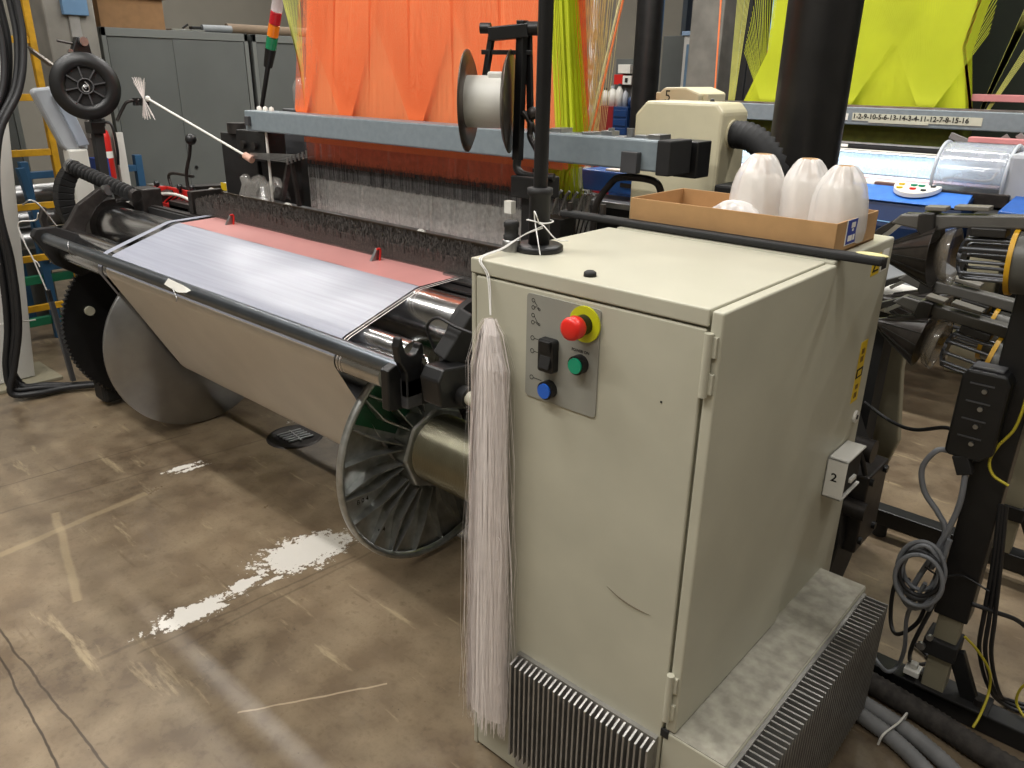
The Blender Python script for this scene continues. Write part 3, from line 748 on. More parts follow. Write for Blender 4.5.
# needle feet selecting weft, left (small metal forks)
nf=MB()
for i in range(6): nf.beam((-3.40,2.0,1.222+.004*i),(-3.10+.012*i,2.0+.012*i,1.225+.006*i),.006,.004); nf.cyl((-3.10+.012*i,2.0+.012*i,1.215+.006*i),(-3.10+.012*i,2.0+.012*i,1.245+.006*i),.005,n=8)
nf.obj('weft_selector_fingers',STEELR,loom)
MB().beam((-3.12,2.02,1.22),(-3.25,2.05,1.04),.02,.02).beam((-3.10,2.02,1.22),(-3.10,2.04,1.03),.016,.016).obj('selector_support',DARKM,loom)
nf=MB()
for i in range(5): nf.tube([(-1.52+.03*i,1.9,1.20),(-1.50+.03*i,1.9,1.255),(-1.485+.03*i,1.9,1.275)],.0045,6)
nf.obj('weft_selector_fingers',STEELR,loom)
nf=MB()
for i in range(4): nf.tube([(-1.44+.018*i,1.92,1.22),(-1.47+.01*i,1.93,1.08)],.003,6)
nf.box(-1.56,-1.47,1.88,1.96,1.0,1.19)
nf.obj('selector_block',BLACKM,loom,.004)
# red drop-wire carrier and knob bolts left
rd=MB()
rd.box(-4.22,-4.17,1.86,1.95,.93,1.02).box(-4.22,-3.80,1.94,1.955,.99,1.02).box(-4.22,-3.80,1.86,1.875,.93,.955)
for i in range(9): rd.beam((-4.20+.045*i,1.867,.94),(-4.17+.045*i,1.945,1.0),.008,.006)
rd.obj('red_comb_frame',RED,loom)
MB().tube([(-4.16,1.88,.985),(-4.05,1.89,1.0),(-3.95,1.9,1.0),(-3.82,1.9,.985)],.008,8).obj('white_comb',WHITEP,loom)
for x,y in((-4.19,1.9),(-4.0,1.93),(-3.93,1.96)): MB().lathe([(0,.045),(.013,.045),(.015,.02),(.007,.018),(.007,0)],(x,y,1.005),(0,0,1),14).obj('knob_screw',BLACK,loom)
MB().box(-4.35,-3.6,1.83,1.86,.90,.94).box(-4.5,-3.7,1.98,2.02,.98,1.0).obj('carrier_rail',STEELR,loom)
lv=MB().tube([(-4.05,2.0,.98),(-4.05,2.0,1.09),(-3.99,2.0,1.19),(-3.965,2.0,1.25)],.009,10).obj('lever_rod',DARKM,loom)
MB().sphere((-3.955,2.0,1.27),.028,18).obj('lever_ball',BLACK,loom)
MB().tube([(-4.28,2.02,.99),(-4.28,2.02,1.07),(-4.02,2.02,1.08)],.008,8).obj('guard_rod',DARKM,loom)
# spring strut and curved guard on the left
pts=[(-4.25,1.52,1.145),(-3.84,1.62,1.045)]
sp=MB(); a_=V(pts[0]);bq=V(pts[1]); 
sp.tube([a_+(bq-a_)*(i/24) for i in range(25)],.03,16,4,rf=lambda t,i:.025+.012*math.sin(i*1.05))
sp.obj('corrugated_strut',RUBBER,loom)
MB().cyl(a_-(bq-a_)*.04,a_+(bq-a_)*.03,.034,n=20).obj('strut_end',STEELR,loom,.002)
MB().cyl(bq,bq+(bq-a_)*.06,.028,n=20).obj('strut_end',DARKM,loom,.002)
gp=[]
for i in range(15):
    t=i/14; ang=math.radians(100+ t*150); gp.append((-4.36,1.60+.16*math.cos(ang)*1.0-.0,.97+.20*math.sin(ang)))
G=MB(); 
inner=[(p[0],1.60+(p[1]-1.60)*.62+.02,.97+(p[2]-.97)*.72) for p in gp]
for i in range(14):
    G.hexa([gp[i],gp[i+1],inner[i+1],inner[i],tuple(V(gp[i])+V((.07,0,0))),tuple(V(gp[i+1])+V((.07,0,0))),tuple(V(inner[i+1])+V((.07,0,0))),tuple(V(inner[i])+V((.07,0,0)))])
G.obj('curved_guard',BLACKM,loom,.004)
# gear wheel on the left
gw_=MB(); prof=[]
n=110;P=[]
for k in range(n*2):
    a=2*PI*k/(n*2); r=.405 if k%2 else .392; P.append((-3.93,AY+r*math.cos(a),AZ+r*math.sin(a)+.0))
gw_.prism(P,(.03,0,0)).obj('gear_wheel',BLACK,loom)
MB().cyl((-3.90,AY-.27,AZ+.10),(-3.885,AY-.27,AZ+.10),.022,n=20).obj('gear_bolt',BEIGE,loom,.003)
MB().box(-4.05,-3.92,1.35,2.0,.02,.36).obj('gear_box_housing',BLACKM,loom,.02)
MB().cyl((-4.1,AY,AZ),(-3.45,AY,AZ),.06,n=24).obj('beam_shaft',DARKM,loom)
# ---------------------------------------------------------------- cloth beam
FR,FL=-1.774,-3.42
cb=thing('cloth_beam','cloth beam of the loom with ribbed aluminium flange and grooved barrel','beam',(-2.6,AY,.01))
def octa(x,r,n=8):
    return [(x,AY+r*math.cos(2*PI*(k+.5)/n),AZ+r*math.sin(2*PI*(k+.5)/n)) for k in range(n)]
prof=[(.118,-3.40)]
MB().cyl((FL,AY,AZ),(FR-.05,AY,AZ),.118,n=48).obj('barrel',STEELR,cb)
pr=[]; x=FR+.01
while x<-1.12: pr+= [(.120,x),(.120,x+.004),(.1175,x+.005),(.1175,x+.007)]; x+=.008
MB().lathe(pr,(0,AY,AZ),(1,0,0),64).obj('grooved_barrel',BRASSY,cb)
fl=MB().lathe([(.13,.0),(.402,.0),(.413,.006),(.415,.016),(.41,.024),(.13,.028)],(FL-.012,AY,AZ),(1,0,0),128).obj('flange_disc',ALUD,cb)
# ribbed flange: rim, recessed web, collar, ribs
fr=thing('ribbed_flange','x','x',(0,0,0)); del fr['label']; del fr['category']; fr.parent=cb; fr.location=V((FR,AY,AZ))-wloc(cb)
RW=.398
MB().lathe([(RW-.016,-.012),(RW-.004,-.018),(RW+.004,-.008),(RW+.005,.008),(RW-.002,.016),(RW-.012,.012),(RW-.018,-.004)],(FR,AY,AZ),(1,0,0),128).obj('rim',ALU,fr)
ga0,ga1=math.radians(0),math.radians(0)
ax_,u_,v_=basis((1,0,0))
def fpt(r,ang,h):  # ang measured in y-z plane, 0=+y
    return V((FR+h,AY+r*math.cos(ang),AZ+r*math.sin(ang)))
def webh(r): return -.052+.040*((r-.14)/(RW-.14))
wb=MB(); rows_=[]
for i in range(7):
    r=.13+(RW-.012-.13)*i/6
    rows_.append([fpt(r,2*PI*k/96,webh(r)) for k in range(97)])
wb.grid(rows_); wb.obj('web',ALU,fr)
# green painted sector
gs=MB(); rows_=[]
for i in range(7):
    r=.15+(RW-.02-.15)*i/6
    rows_.append([fpt(r,math.radians(100+50*k/16),webh(r)+.003) for k in range(17)])
gs.grid(rows_).obj('green_segment',GREENF,fr)
MB().lathe([(.119,.02),(.145,.02),(.150,.010),(.152,-.055),(.119,-.055)],(FR,AY,AZ),(1,0,0),8,sm=False).obj('octagonal_collar',ALU,fr,.004)
def rib(m,r0,a0,r1,a1,w0,w1,hh=.0):
    p0=fpt(r0,a0,0);p1=fpt(r1,a1,0)
    d=(p1-p0).normalized(); n_=V((1,0,0)).cross(d).normalized()
    N=7; L=[];Rr=[]
    vs=[]
    for i in range(N):
        t=i/(N-1); p=p0+(p1-p0)*t; r=math.hypot(p.y-AY,p.z-AZ); base=webh(r); top=base+(.014+.046*max(0,1-(r-.148)/.24))
        ww=(w0+(w1-w0)*t)/2
        for (dn,h) in ((-ww*1.3,base-.002),(-ww*.45,top),(ww*.45,top),(ww*1.3,base-.002)):
            q=p+n_*dn; vs.append(V((FR+h,q.y,q.z)))
    fs_=[]
    for i in range(N-1):
        for j in range(3): fs_.append((i*4+j,i*4+j+1,(i+1)*4+j+1,(i+1)*4+j))
    fs_+= [(3,2,1,0),((N-1)*4,(N-1)*4+1,(N-1)*4+2,(N-1)*4+3)]
    m.add(vs,fs_,False)
nr=14
for k in range(nr):
    a=2*PI*k/nr+.13
    m=MB()
    # diamond ribs: leave the collar together, part, and meet at the rim
    rib(m,.150,a+.05,.27,a+.10,.008,.008); rib(m,.150,a-.05,.27,a-.10,.008,.008)
    rib(m,.27,a+.10,RW-.01,a+.02,.008,.008) if k%2 else rib(m,.27,a+.10,RW-.01,a+.17,.008,.008)
    rib(m,.27,a-.10,RW-.01,a-.02,.008,.008) if k%2 else rib(m,.27,a-.10,RW-.01,a-.17,.008,.008)
    m.obj('rib',ALU,fr)
for ang,s_ in((195,'B 0 4'),(222,'B 4')):
    a=math.radians(ang); r=.345; p=fpt(r,a,webh(r)+.016)
    rt=(fpt(r-.1,a,0)-fpt(r,a,0)).normalized(); up=V((1,0,0)).cross(rt)
    text(s_,.022,p,V((0,1,0)) ,V((0,0,1)),'flange_marking',INK,fr,bold=.0006)
# ---------------------------------------------------------------- woven cloth
CX0,CX1=-3.355,-1.80
def arc(cy,cz,r,a0,a1,n=10): return [(cy+r*math.cos(math.radians(a0+(a1-a0)*i/n)),cz+r*math.sin(math.radians(a0+(a1-a0)*i/n))) for i in range(n+1)]
prof=[(2.14,.985),(1.90,.982),(1.72,.978)]+arc(1.60,.878,.0975,86,107,5)+arc(1.385,.862,.050,107,165,8)
prof+=arc(1.30,.812,.0445,150,215,8)
prof+=arc(AY,AZ,.137,205,300,12)
# resample finely in straight pieces
def cloth_mesh(m,xa,xb,prof,nx=60,wav=.0012):
    P=[]
    for i in range(len(prof)-1):
        a,b__=V((0,)+prof[i]),V((0,)+prof[i+1]); L=(b__-a).length; k=max(1,int(L/.03))
        for j in range(k): P.append(a+(b__-a)*j/k)
    P.append(V((0,)+prof[-1]))
    rows_=[]
    for i,p in enumerate(P):
        rows_.append([V((xa+(xb-xa)*j/nx,p.y,p.z+wav*math.sin(j*.35+i*.13)*math.sin(i*.21))) for j in range(nx+1)])
    return m.grid(rows_)
cl=thing('woven_cloth','sheer white woven cloth running over the steel rollers down to the cloth beam','cloth',(-2.6,1.3,.3))
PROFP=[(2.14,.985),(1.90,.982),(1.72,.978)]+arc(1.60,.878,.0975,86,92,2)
profw=arc(1.60,.878,.0975,92,108,4)+[(1.302,.884),(1.283,.874),(1.270,.858)]+arc(1.30,.812,.0445,150,215,8)+arc(AY,AZ,.137,205,300,12)
prof=PROFP+profw[1:]
cloth_mesh(MB(),CX0,CX1,profw[:10]).obj('cloth_web',CLOTH,cl)
lc=cloth_mesh(MB(),CX0,CX1,profw[9:]).obj('lower_cloth',mat('floor_lit_white_cloth',(226,218,208),.42,0,.04,5,coat=.25,coatr=.2),cl); lc['label']='white cloth web going down to the cloth beam'  # same cloth as above; its brighter colour stands in for light from the floor
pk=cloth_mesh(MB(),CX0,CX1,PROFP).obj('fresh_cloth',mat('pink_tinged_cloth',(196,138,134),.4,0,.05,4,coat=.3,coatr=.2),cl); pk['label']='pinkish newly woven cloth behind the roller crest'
cloth_mesh(MB(),CX0-.085,CX0-.045,prof,3).obj('selvedge_strip',CLOTH,cl)
cloth_mesh(MB(),CX1+.010,CX1+.013,prof[:22],1).obj('selvedge_thread',FIB,cl)
cloth_mesh(MB(),CX1+.024,CX1+.027,prof[:22],1).obj('selvedge_thread',FIB,cl)
# label tag tied to the tube
tg=MB().hexa([(-2.69,1.192,.895),(-2.59,1.190,.885),(-2.59,1.1905,.8855),(-2.69,1.1925,.8955),(-2.67,1.200,.918),(-2.56,1.200,.912),(-2.56,1.2005,.9125),(-2.67,1.2005,.9185)]); tg.hexa([(-2.59,1.190,.885),(-2.53,1.192,.895),(-2.53,1.1925,.8955),(-2.59,1.1905,.8855),(-2.56,1.200,.912),(-2.51,1.200,.905),(-2.51,1.2005,.9055),(-2.56,1.2005,.9125)])
tg=tg.obj('paper_tag',WLAB); tag(tg,'small white paper tag wired to the front tube below the cloth','tag')
w_=MB().tube([(-2.62,1.187,.895),(-2.60,1.184,.88),(-2.585,1.182,.865),(-2.59,1.18,.855)],.002,6).obj('tag_wire',STEELR,tg)
# ---------------------------------------------------------------- bobbin stand, right
A33=V((math.cos(math.radians(33)),math.sin(math.radians(33)),0))
bs=thing('waste_spool','metal flanged spool with white core hanging in front of the orange cords','spool',(-1.60,1.70,1.38))
c0=V((-1.60,1.70,1.526)); 
o1=c0-A33*.085
for nm,off in(('flange',-.062),('flange',.062)):
    MB().lathe([(.0,.0),(.06,.0),(.114,.012),(.133,.004),(.137,.002),(.137,.0),(.133,-.001),(.06,-.006),(0,-.006)],c0+A33*off,A33 if off<0 else -A33,56).obj(nm,mat('worn_tin',(84,76,70),.4,.7,.2,20),bs)
MB().cyl(c0-A33*.060,c0+A33*.060,.070,n=48).obj('core',WHITEP,bs)
MB().beam(c0+A33*.0+V((0,0,.055))-A33.cross(V((0,0,1)))*-.0,c0+A33*.045+V((0,0,.055)),.06,.05).obj('core_clamp',WHITEP,bs,.006)
stn=thing('spool_stand','black iron stand holding the flanged spool beside the pole','stand',(-1.44,1.74,.9))
q=c0+A33*.10+V((-.012,-.01,0))
MB().beam((q.x,q.y,1.37),(q.x+.01,q.y,1.735),.022,.026,(1,0,0)).obj('upright',BLACK,stn,.002)
MB().beam((q.x+.03,q.y+.02,1.45),(q.x+.015,q.y+.02,1.72),.01,.02,(1,0,0)).obj('upright',BLACK,stn,.002)
MB().beam((q.x-.085,q.y-.05,1.57),(q.x-.065,q.y-.04,1.70),.012,.018,(1,0,0)).obj('arm',BLACK,stn,.001)
MB().beam((q.x-.07,q.y-.045,1.70),(q.x+.02,q.y+.015,1.71),.05,.035).obj('top_bracket',BLACK,stn,.003)
MB().beam((q.x-.09,q.y-.055,1.655),(q.x+.03,q.y+.02,1.655),.012,.012).obj('cross_pin',BLACK,stn,.001)
MB().cyl((q.x-.09,q.y-.06,1.715),(q.x-.065,q.y-.045,1.715),.014,n=16).obj('pivot_bolt',BLACK,stn,.002)
MB().cyl((q.x+.005,q.y+.0,1.715),(q.x+.045,q.y+.025,1.715),.018,n=16).obj('pivot_bolt',BLACK,stn,.002)
MB().tube([(q.x,q.y,1.38),(q.x+.005,q.y-.005,1.345),(q.x+.04,q.y,1.33),(q.x+.12,q.y+.02,1.33)],.012,8).obj('bent_arm',BLACK,stn)
MB().cyl((q.x+.055,q.y+.02,1.33),(q.x+.055,q.y+.02,1.35),.012,n=12).cyl((q.x+.055,q.y+.02,1.35),(q.x+.055,q.y+.02,1.362),.006,n=12).obj('arm_bolt',DARKM,stn)
MB().box(q.x,q.x+.11,q.y-.03,q.y+.06,1.27,1.33).obj('clamp_block',BLACKM,stn,.004)
MB().beam((q.x+.045,q.y+.01,.93),(q.x+.045,q.y+.01,1.28),.04,.04,(1,0,0)).obj('post',BLACKM,stn,.003)
MB().box(q.x-.005,q.x+.022,q.y-.05,q.y-.03,1.225,1.26).obj('square_label',WLAB,stn)
MB().tube([(q.x+.02,q.y,1.50),(q.x+.05,q.y,1.47),(q.x+.045,q.y,1.44),(q.x+.075,q.y-.01,1.41),(q.x+.11,q.y-.01,1.37)],.009,8).sphere((q.x+.055,q.y,1.50),.018,12).sphere((q.x+.075,q.y,1.455),.014,12).obj('tension_spring',DARKM,stn)
# ---------------------------------------------------------------- black spoked spool, left
AL=V((.93,-.34,.05)).normalized(); cL=V((-4.13,1.605,1.518))
sl=thing('spoked_reel','black plastic reel with eight spokes on the left end of the loom','reel',(cL.x,cL.y,1.37))
MB().lathe([(.085,0),(.088,.012),(.112,.014),(.149,.006),(.151,0),(.149,-.006),(.085,-.006),(.085,0)],cL,AL,64).obj('rim',BLACK,sl)
MB().cyl(cL-AL*.004,cL-AL*.001,.09,n=48).obj('back_disc',BLACKM,sl)
MB().lathe([(.03,0),(.03,.016),(.036,.018),(.036,0)],cL,AL,32).obj('hub_ring',DGREY,sl)
_,uu,vv=basis(AL)
for k in range(8):
    a=2*PI*k/8+.2; dr=uu*math.cos(a)+vv*math.sin(a); MB().beam(cL+dr*.034+AL*.009,cL+dr*.088+AL*.009,.006,.012,AL).obj('spoke',DGREY,sl)
MB().lathe([(.018,.0),(.018,.012),(.011,.012),(.011,.006)],cL-V((0,0,.01)),AL,20).tube([cL+AL*.014+V((0,0,.02)),cL+AL*.02+uu*.012,cL+AL*.016-uu*.01,cL+AL*.02+V((0,0,-.012))],.003,6).obj('hub_nut',STEELR,sl)
MB().lathe([(.10,-.006),(.06,-.01),(.06,-.11),(.14,-.115),(.14,-.12),(0,-.12)],cL,AL,40).obj('reel_back',BLACKM,sl)
ps=thing('reel_post','black post with bracket carrying the spoked reel','post',(-4.2,1.67,.95))
px_,py_=-4.21,1.655
MB().beam((px_+.04,py_-.03,.95),(px_+.0,py_,1.42),.045,.045,(1,0,0)).obj('post_bar',BLACKM,ps,.004)
MB().box(px_-.03,px_+.05,py_-.045,py_+.02,1.30,1.355).obj('collar',BLACK,ps,.004)
MB().prism([(px_-.02,py_-.09,1.60),(px_-.02,py_-.045,1.70),(px_-.02,py_-.03,1.735),(px_-.02,py_+.02,1.735),(px_-.02,py_+.035,1.62)],(.04,0,0)).obj('top_bracket',BLACK,ps,.004)
MB().cyl((px_+.02,py_-.005,1.715),(px_+.04,py_-.005,1.715),.020,n=20).obj('bracket_screw',STEELR,ps,.002)
MB().cyl((px_+.02,py_-.07,1.67),(px_+.035,py_-.07,1.67),.011,n=16).obj('bracket_screw',STEELR,ps,.002)
MB().tube([(px_,py_-.02,1.70),(px_,py_-.08,1.71),(px_,py_-.11,1.715)],.006,6).obj('pin',DARKM,ps)
# brake arm plate behind the reel to the ladder
MB().beam((px_-.05,py_+.0,1.50),(-4.45,1.50,1.68),.012,.05,(1,0,0)).obj('brake_strap',mat('strap_metal',(116,110,104),.4,.6,.1),ps,.002)
# thread guide arm with a bow of filaments and the white rod
MB().tube([(px_+.10,py_+.06,1.36),(px_+.10,py_+.10,1.42),(px_+.11,py_+.13,1.45),(px_+.12,py_+.23,1.455)],.008,8).obj('guide_arm',DARKM,ps)
for i in range(3): MB().box(px_+.10,px_+.13,py_+.15+.027*i,py_+.165+.027*i,1.43,1.465).obj('guide_clip',BLACK,ps)
rod=thing('guide_rod','thin white rod sloping down from a tuft of filaments to the selector','rod',(-3.7,1.9,1.2))
p0=V((-4.06,1.86,1.462)); p1=V((-3.40,1.99,1.222))
MB().cyl(p0,p1,.0055,n=12).obj('rod_tube',WHITEP,rod)
MB().sphere(p0,.014,12).obj('rod_knot',WHITEP,rod)
MB().cyl(p1-(p1-p0)*.04,p1+(p1-p0)*.03,.016,.018,n=12).obj('pink_sleeve',mat('pink_plastic',(214,170,150),.5,0,.02),rod)
tf=MB()
for k in range(60):
    a=random.uniform(-.02,.02); b1=random.uniform(.075,.1); s_=1 if k%2 else -1
    q0=p0+V((a*.3,-.02,0)); tf.ribbon(q0,q0+V((a,-.01*s_+a,b1*s_)),.0016,(0,1,0)); 
tf.obj('filament_tuft',FIB,rod)
# ---------------------------------------------------------------- signal lamp
sg=thing('signal_tower','signal light tower with red, amber and green segments on a thin black pole','signal light',(-3.68,2.2,1.42))
s0=V((-3.63,2.22,1.42)); s1=V((-3.38,2.22,1.94)); dv=(s1-s0)
def sp_(t): return s0+dv*t
MB().cyl(sp_(0),sp_(.42),.010,.012,n=14).obj('pole',BLACK,sg)
MB().cyl(sp_(.38),sp_(.53),.021,.026,n=20).obj('base_socket',BLACK,sg,.002)
for nm,t0,t1,c in(('green_lens',.53,.63,(16,130,84)),('amber_lens',.63,.73,(240,130,16)),('red_lens',.73,.83,(190,20,36)),('clear_cap',.83,.96,(210,200,200))):
    MB().cyl(sp_(t0+.004),sp_(t1-.004),.026,n=24).obj(nm,mat('lens_'+nm,c,.2,0,.03,alpha=.9 if nm!='clear_cap' else .6,coat=.5),sg,.002)
# ---------------------------------------------------------------- motor covers, hose, column
mo=thing('motor_unit','cream plastic motor cover behind the right end of the grey beam','motor cover',(-1.33,2.4,1.0))
MB().prism([(-1.49,2.28,1.05),(-1.49,2.28,1.485),(-1.45,2.28,1.527),(-1.20,2.28,1.527),(-1.175,2.28,1.50),(-1.175,2.28,1.05)],(0,.17,0)).obj('cover',WARMW,mo,.01)
MB().cyl((-1.176,2.35,1.435),(-1.168,2.35,1.435),.043,n=24).obj('hose_port',WARMW,mo,.004)
MB().sphere((-1.28,2.40,1.528),.008,8).obj('cover_screw',BLACK,mo)
mo2=thing('motor_unit','small cream cover with a number on it behind the larger motor cover','motor cover',(-1.5,2.75,1.2))
MB().prism([(-1.64,2.66,0),(-1.64,2.66,1.545),(-1.62,2.66,1.562),(-1.53,2.66,1.565),(-1.47,2.66,1.545),(-1.47,2.66,0)],(0,.2,0)).obj('cover',WARMW,mo2,.008)
MB().box(-1.665,-1.64,2.68,2.80,1.2,1.545).obj('cover_flange',WARMW,mo2,.004)
MB().box(-1.47,-1.445,2.68,2.80,1.2,1.545).obj('cover_flange',WARMW,mo2,.004)
text('5',.055,(-1.615,2.659,1.515),(1,0,0),(0,0,1),'number',INK,mo2)
hs=MB(); hs.tube([(-1.168,2.35,1.435),(-1.11,2.34,1.432),(-1.05,2.33,1.40),(-1.01,2.33,1.33),(-1.0,2.33,1.15)],.04,20,8,rf=lambda t,i:.037+.005*(1 if i%2 else -1))
tag(hs.obj('corrugated_hose',RUBBER),'black corrugated hose curving out of the cream motor cover','hose')
colm=mat('black_column_paint',(24,23,23),.38,.1,.25,14,.15,40)
cm=thing('round_column','thick black round column rising behind the tray of yarn cones','column',(-1.065,2.66,0))
MB().cyl((-1.065,2.66,0.012),(-1.065,2.66,H),.112,n=56).obj('column_shaft',colm,cm)
MB().box(-1.25,-.88,2.475,2.845,0,.015).obj('column_base_plate',BLACKM,cm)
# blue controller and black box beneath beam
bc=thing('blue_controller','small blue box with pale lid under the right end of the grey beam','control box',(-1.6,2.5,1.1))
MB().box(-1.80,-1.48,2.42,2.62,1.20,1.275).obj('case',BLUE,bc,.006)
MB().box(-1.70,-1.48,2.43,2.60,1.275,1.283).obj('lid',WLAB,bc,.003)
MB().box(-1.62,-1.52,2.412,2.42,1.225,1.24).obj('handle_slot',INK,bc)
MB().box(-1.80,-1.10,2.40,2.65,.96,1.155).box(-1.14,-.98,2.2,2.5,1.05,1.30).obj('lower_housing',BLACKM,bc,.008)
MB().box(-1.80,-1.3,2.34,2.5,1.16,1.18).obj('shelf_plate',STEELR,bc,.002)
MB().tube([(-1.47,2.05,1.12),(-1.46,2.05,1.22),(-1.42,2.06,1.285),(-1.38,2.06,1.31),(-1.28,2.07,1.31),(-1.25,2.08,1.28),(-1.25,2.09,1.20)],.011,8).obj('bent_handle',DARKM,bc)
MB().box(-1.30,-1.10,2.02,2.3,1.13,1.20).obj('bracket_block',DARKM,bc,.004)
MB().box(-1.80,-1.76,2.38,2.40,.95,1.18).obj('red_strip',mat('dark_red_paint',(120,16,20),.5,0,.05),bc)
# ---------------------------------------------------------------- left side: machine post, cables, monitor, ladder, rack
mp=thing('machine_post','tall cream machine post with black cables at the left edge','post',(-4.65,1.2,0))
MB().hexa([(-4.75,.85,.02),(-4.6,.85,.02),(-4.6,1.255,.02),(-4.75,1.255,.02),(-4.75,.85,2.4),(-4.6,.85,2.4),(-4.6,1.50,2.4),(-4.75,1.50,2.4)]).obj('post_body',WHITEC,mp,.006)
MB().box(-4.85,-4.5,.8,1.36,0,.018).obj('foot_plate',FOOT,mp,.003)
cbs=MB()
for i,(dy,dx) in enumerate(((0,0),(-.075,.01),(-.045,.06),(-.12,.05),(-.03,.10))):
    t=tag(MB().tube([(-4.5+dx,1.49+dy,2.4),(-4.47+dx,1.49+dy,1.9),(-4.45+dx,1.47+dy*.8,1.70),(-4.43+dx,1.40+dy*.6,1.50),(-4.42+dx,1.27+dy*.5,1.30),(-4.42+dx,1.20+dy*.4,1.0),(-4.42+dx,1.20+dy*.4,.7),(-4.42+dx,1.17+dy*.4,.40),(-4.42+dx*.8,1.11+dy*.3,.18),(-4.40+dx*.6,1.14-.02*i,.05+.012*(i%2)),(-4.34+dx*.4,1.24-.018*i,.03+.02*(i%2)),(-4.27,1.37-.015*i,.03),(-4.15,1.50,.03)],.016,10).obj('power_cable',BCABLE),'thick black cable hanging down the cream post and curving along the floor','cable','black cables on the cream machine post')
ct=tag(MB().cyl((-4.40,1.02,.40),(-4.40,1.26,.385),.004,n=6).obj('cable_tie',WHITEP),'thin tie round the black cables on the cream post','cable tie')
mn=thing('terminal','grey control terminal tilted on a pale post behind the spoked reel','control terminal',(-4.6,1.65,.55))
MB().prism([(-4.62,1.512,1.484),(-4.62,1.53,1.50),(-4.62,1.66,1.512),(-4.62,1.735,1.23),(-4.62,1.73,1.19),(-4.62,1.62,1.195),(-4.62,1.605,1.215)],(.06,0,0)).obj('housing',LGREY,mn,.012)
MB().hexa([(-4.56,1.60,1.47),(-4.55,1.655,1.475),(-4.55,1.73,1.22),(-4.56,1.68,1.215),(-4.54,1.60,1.47),(-4.53,1.655,1.475),(-4.53,1.73,1.22),(-4.54,1.68,1.215)]).obj('display_cover',mat('pale_blue_grey_plastic',(176,186,202),.35,0,.03),mn,.004)
MB().box(-4.62,-4.54,1.62,1.72,0,1.20).obj('post',WHITEP,mn,.01)
ld_=thing('ladder','yellow steel ladder leaning upright in front of the concrete pillar','ladder',(-5.0,1.5,0))
MB().box(-5.02,-4.98,1.69,1.725,0.0,2.6).obj('stile',YELP,ld_,.003)
MB().box(-5.02,-4.98,1.22,1.255,0.0,2.6).obj('stile',YELP,ld_,.003)
for k in range(9): MB().box(-5.01,-4.985,1.255,1.69,.285+.29*k-.018,.285+.29*k+.018).obj('rung',YELP,ld_,.002)
rk_=thing('roll_rack','blue steel rack holding horizontal metal rolls behind the ladder','rack',(-5.5,1.8,0))
for y,x in((1.63,-5.3),(2.3,-5.3),(1.63,-5.75),(2.3,-5.75)): MB().beam((x,y,0),(x,y,1.08),.045,.045,(1,0,0)).obj('upright',BLUER,rk_,.002)
for z in(.45,1.0): MB().beam((-5.3,1.63,z),(-5.3,2.3,z),.04,.04).obj('cross_bar',BLUER,rk_,.002)
for z in(.12,.38): MB().box(-5.33,-5.29,1.2,2.3,z-.025,z+.025).obj('green_rail',mat('green_rail_paint',(20,104,72),.5,0,.1),rk_,.002)
MB().beam((-5.27,1.60,1.05),(-5.27,1.66,.5),.04,.05,(1,0,0)).obj('brace',BLUER,rk_,.002)
for i,z in enumerate((.86,.72,.59)):
    tag(MB().cyl((-5.53,1.4,z),(-5.53,2.3,z),.062,n=28).obj('metal_roll',STEELR),['steel roll on the blue rack, topmost of the three','steel roll on the blue rack, in the middle of the three','steel roll on the blue rack, lowest of the three'][i],'roll','steel rolls on the blue rack')
wt=thing('hanging_weight','thin dark weight bar hanging on a string left of the toothed wheel','weight',(-4.27,1.31,.06))
MB().beam((-4.27,1.31,.50),(-4.27,1.335,.06),.022,.03,(1,0,0)).obj('weight_bar',DGREY,wt,.003)
MB().beam((-4.27,1.305,.56),(-4.27,1.31,.49),.018,.026,(1,0,0)).obj('weight_hook',BLACKM,wt,.002)
MB().tube([(-4.0,1.25,.98),(-4.12,1.27,.93),(-4.27,1.24,.90),(-4.27,1.25,.80),(-4.27,1.27,.72),(-4.27,1.30,.56)],.0035,6).obj('hanging_string',STRING,wt)
MB().tube([(-4.27,1.27,.72),(-4.265,1.285,.70),(-4.265,1.29,.68)],.003,6).obj('string_end',STRING,wt)
# concrete pillar and lockers along the left wall
pl=thing('concrete_pillar','square grey concrete pillar between the ladder and the lockers','pillar',(-5.3,2.02,0))
MB().box(-5.42,-5.2,1.865,2.145,0,H).obj('pillar_shaft',CONC,pl,.01)
MB().box(-5.21,-5.17,1.96,2.10,1.88,1.97).obj('junction_cover',mat('steel_blue_box',(96,128,160),.4,.2,.05),pl,.004)
MB().box(-5.20,-5.185,1.99,2.05,1.2,1.88).obj('conduit_channel',mat('patched_mortar',(138,136,132),.8,0,.15,8),pl,.004)
tag(MB().box(-5.2,-5.17,2.13,2.18,.3,1.23).obj('white_strip',WHITEC),'pale upright strip beside the fire extinguisher','strip')
fe=thing('fire_extinguisher','red fire extinguisher on the concrete pillar behind the reel','fire extinguisher',(-5.13,2.09,.98))
MB().lathe([(0,0),(.042,0),(.046,.01),(.046,.25),(.038,.285),(.02,.30),(.018,.32),(0,.32)],(-5.13,2.035,.96),(0,0,1),28).obj('cylinder',RED,fe)
MB().lathe([(.0465,.13),(.0465,.17)],(-5.13,2.035,.96),(0,0,1),28).obj('label_band',WLAB,fe)
MB().box(-5.15,-5.10,2.01,2.06,1.275,1.32).obj('valve',BLACK,fe,.004)
MB().tube([(-5.11,2.05,1.30),(-5.08,2.085,1.28),(-5.07,2.09,1.15),(-5.08,2.085,1.05)],.009,8).obj('hose',BLACK,fe)
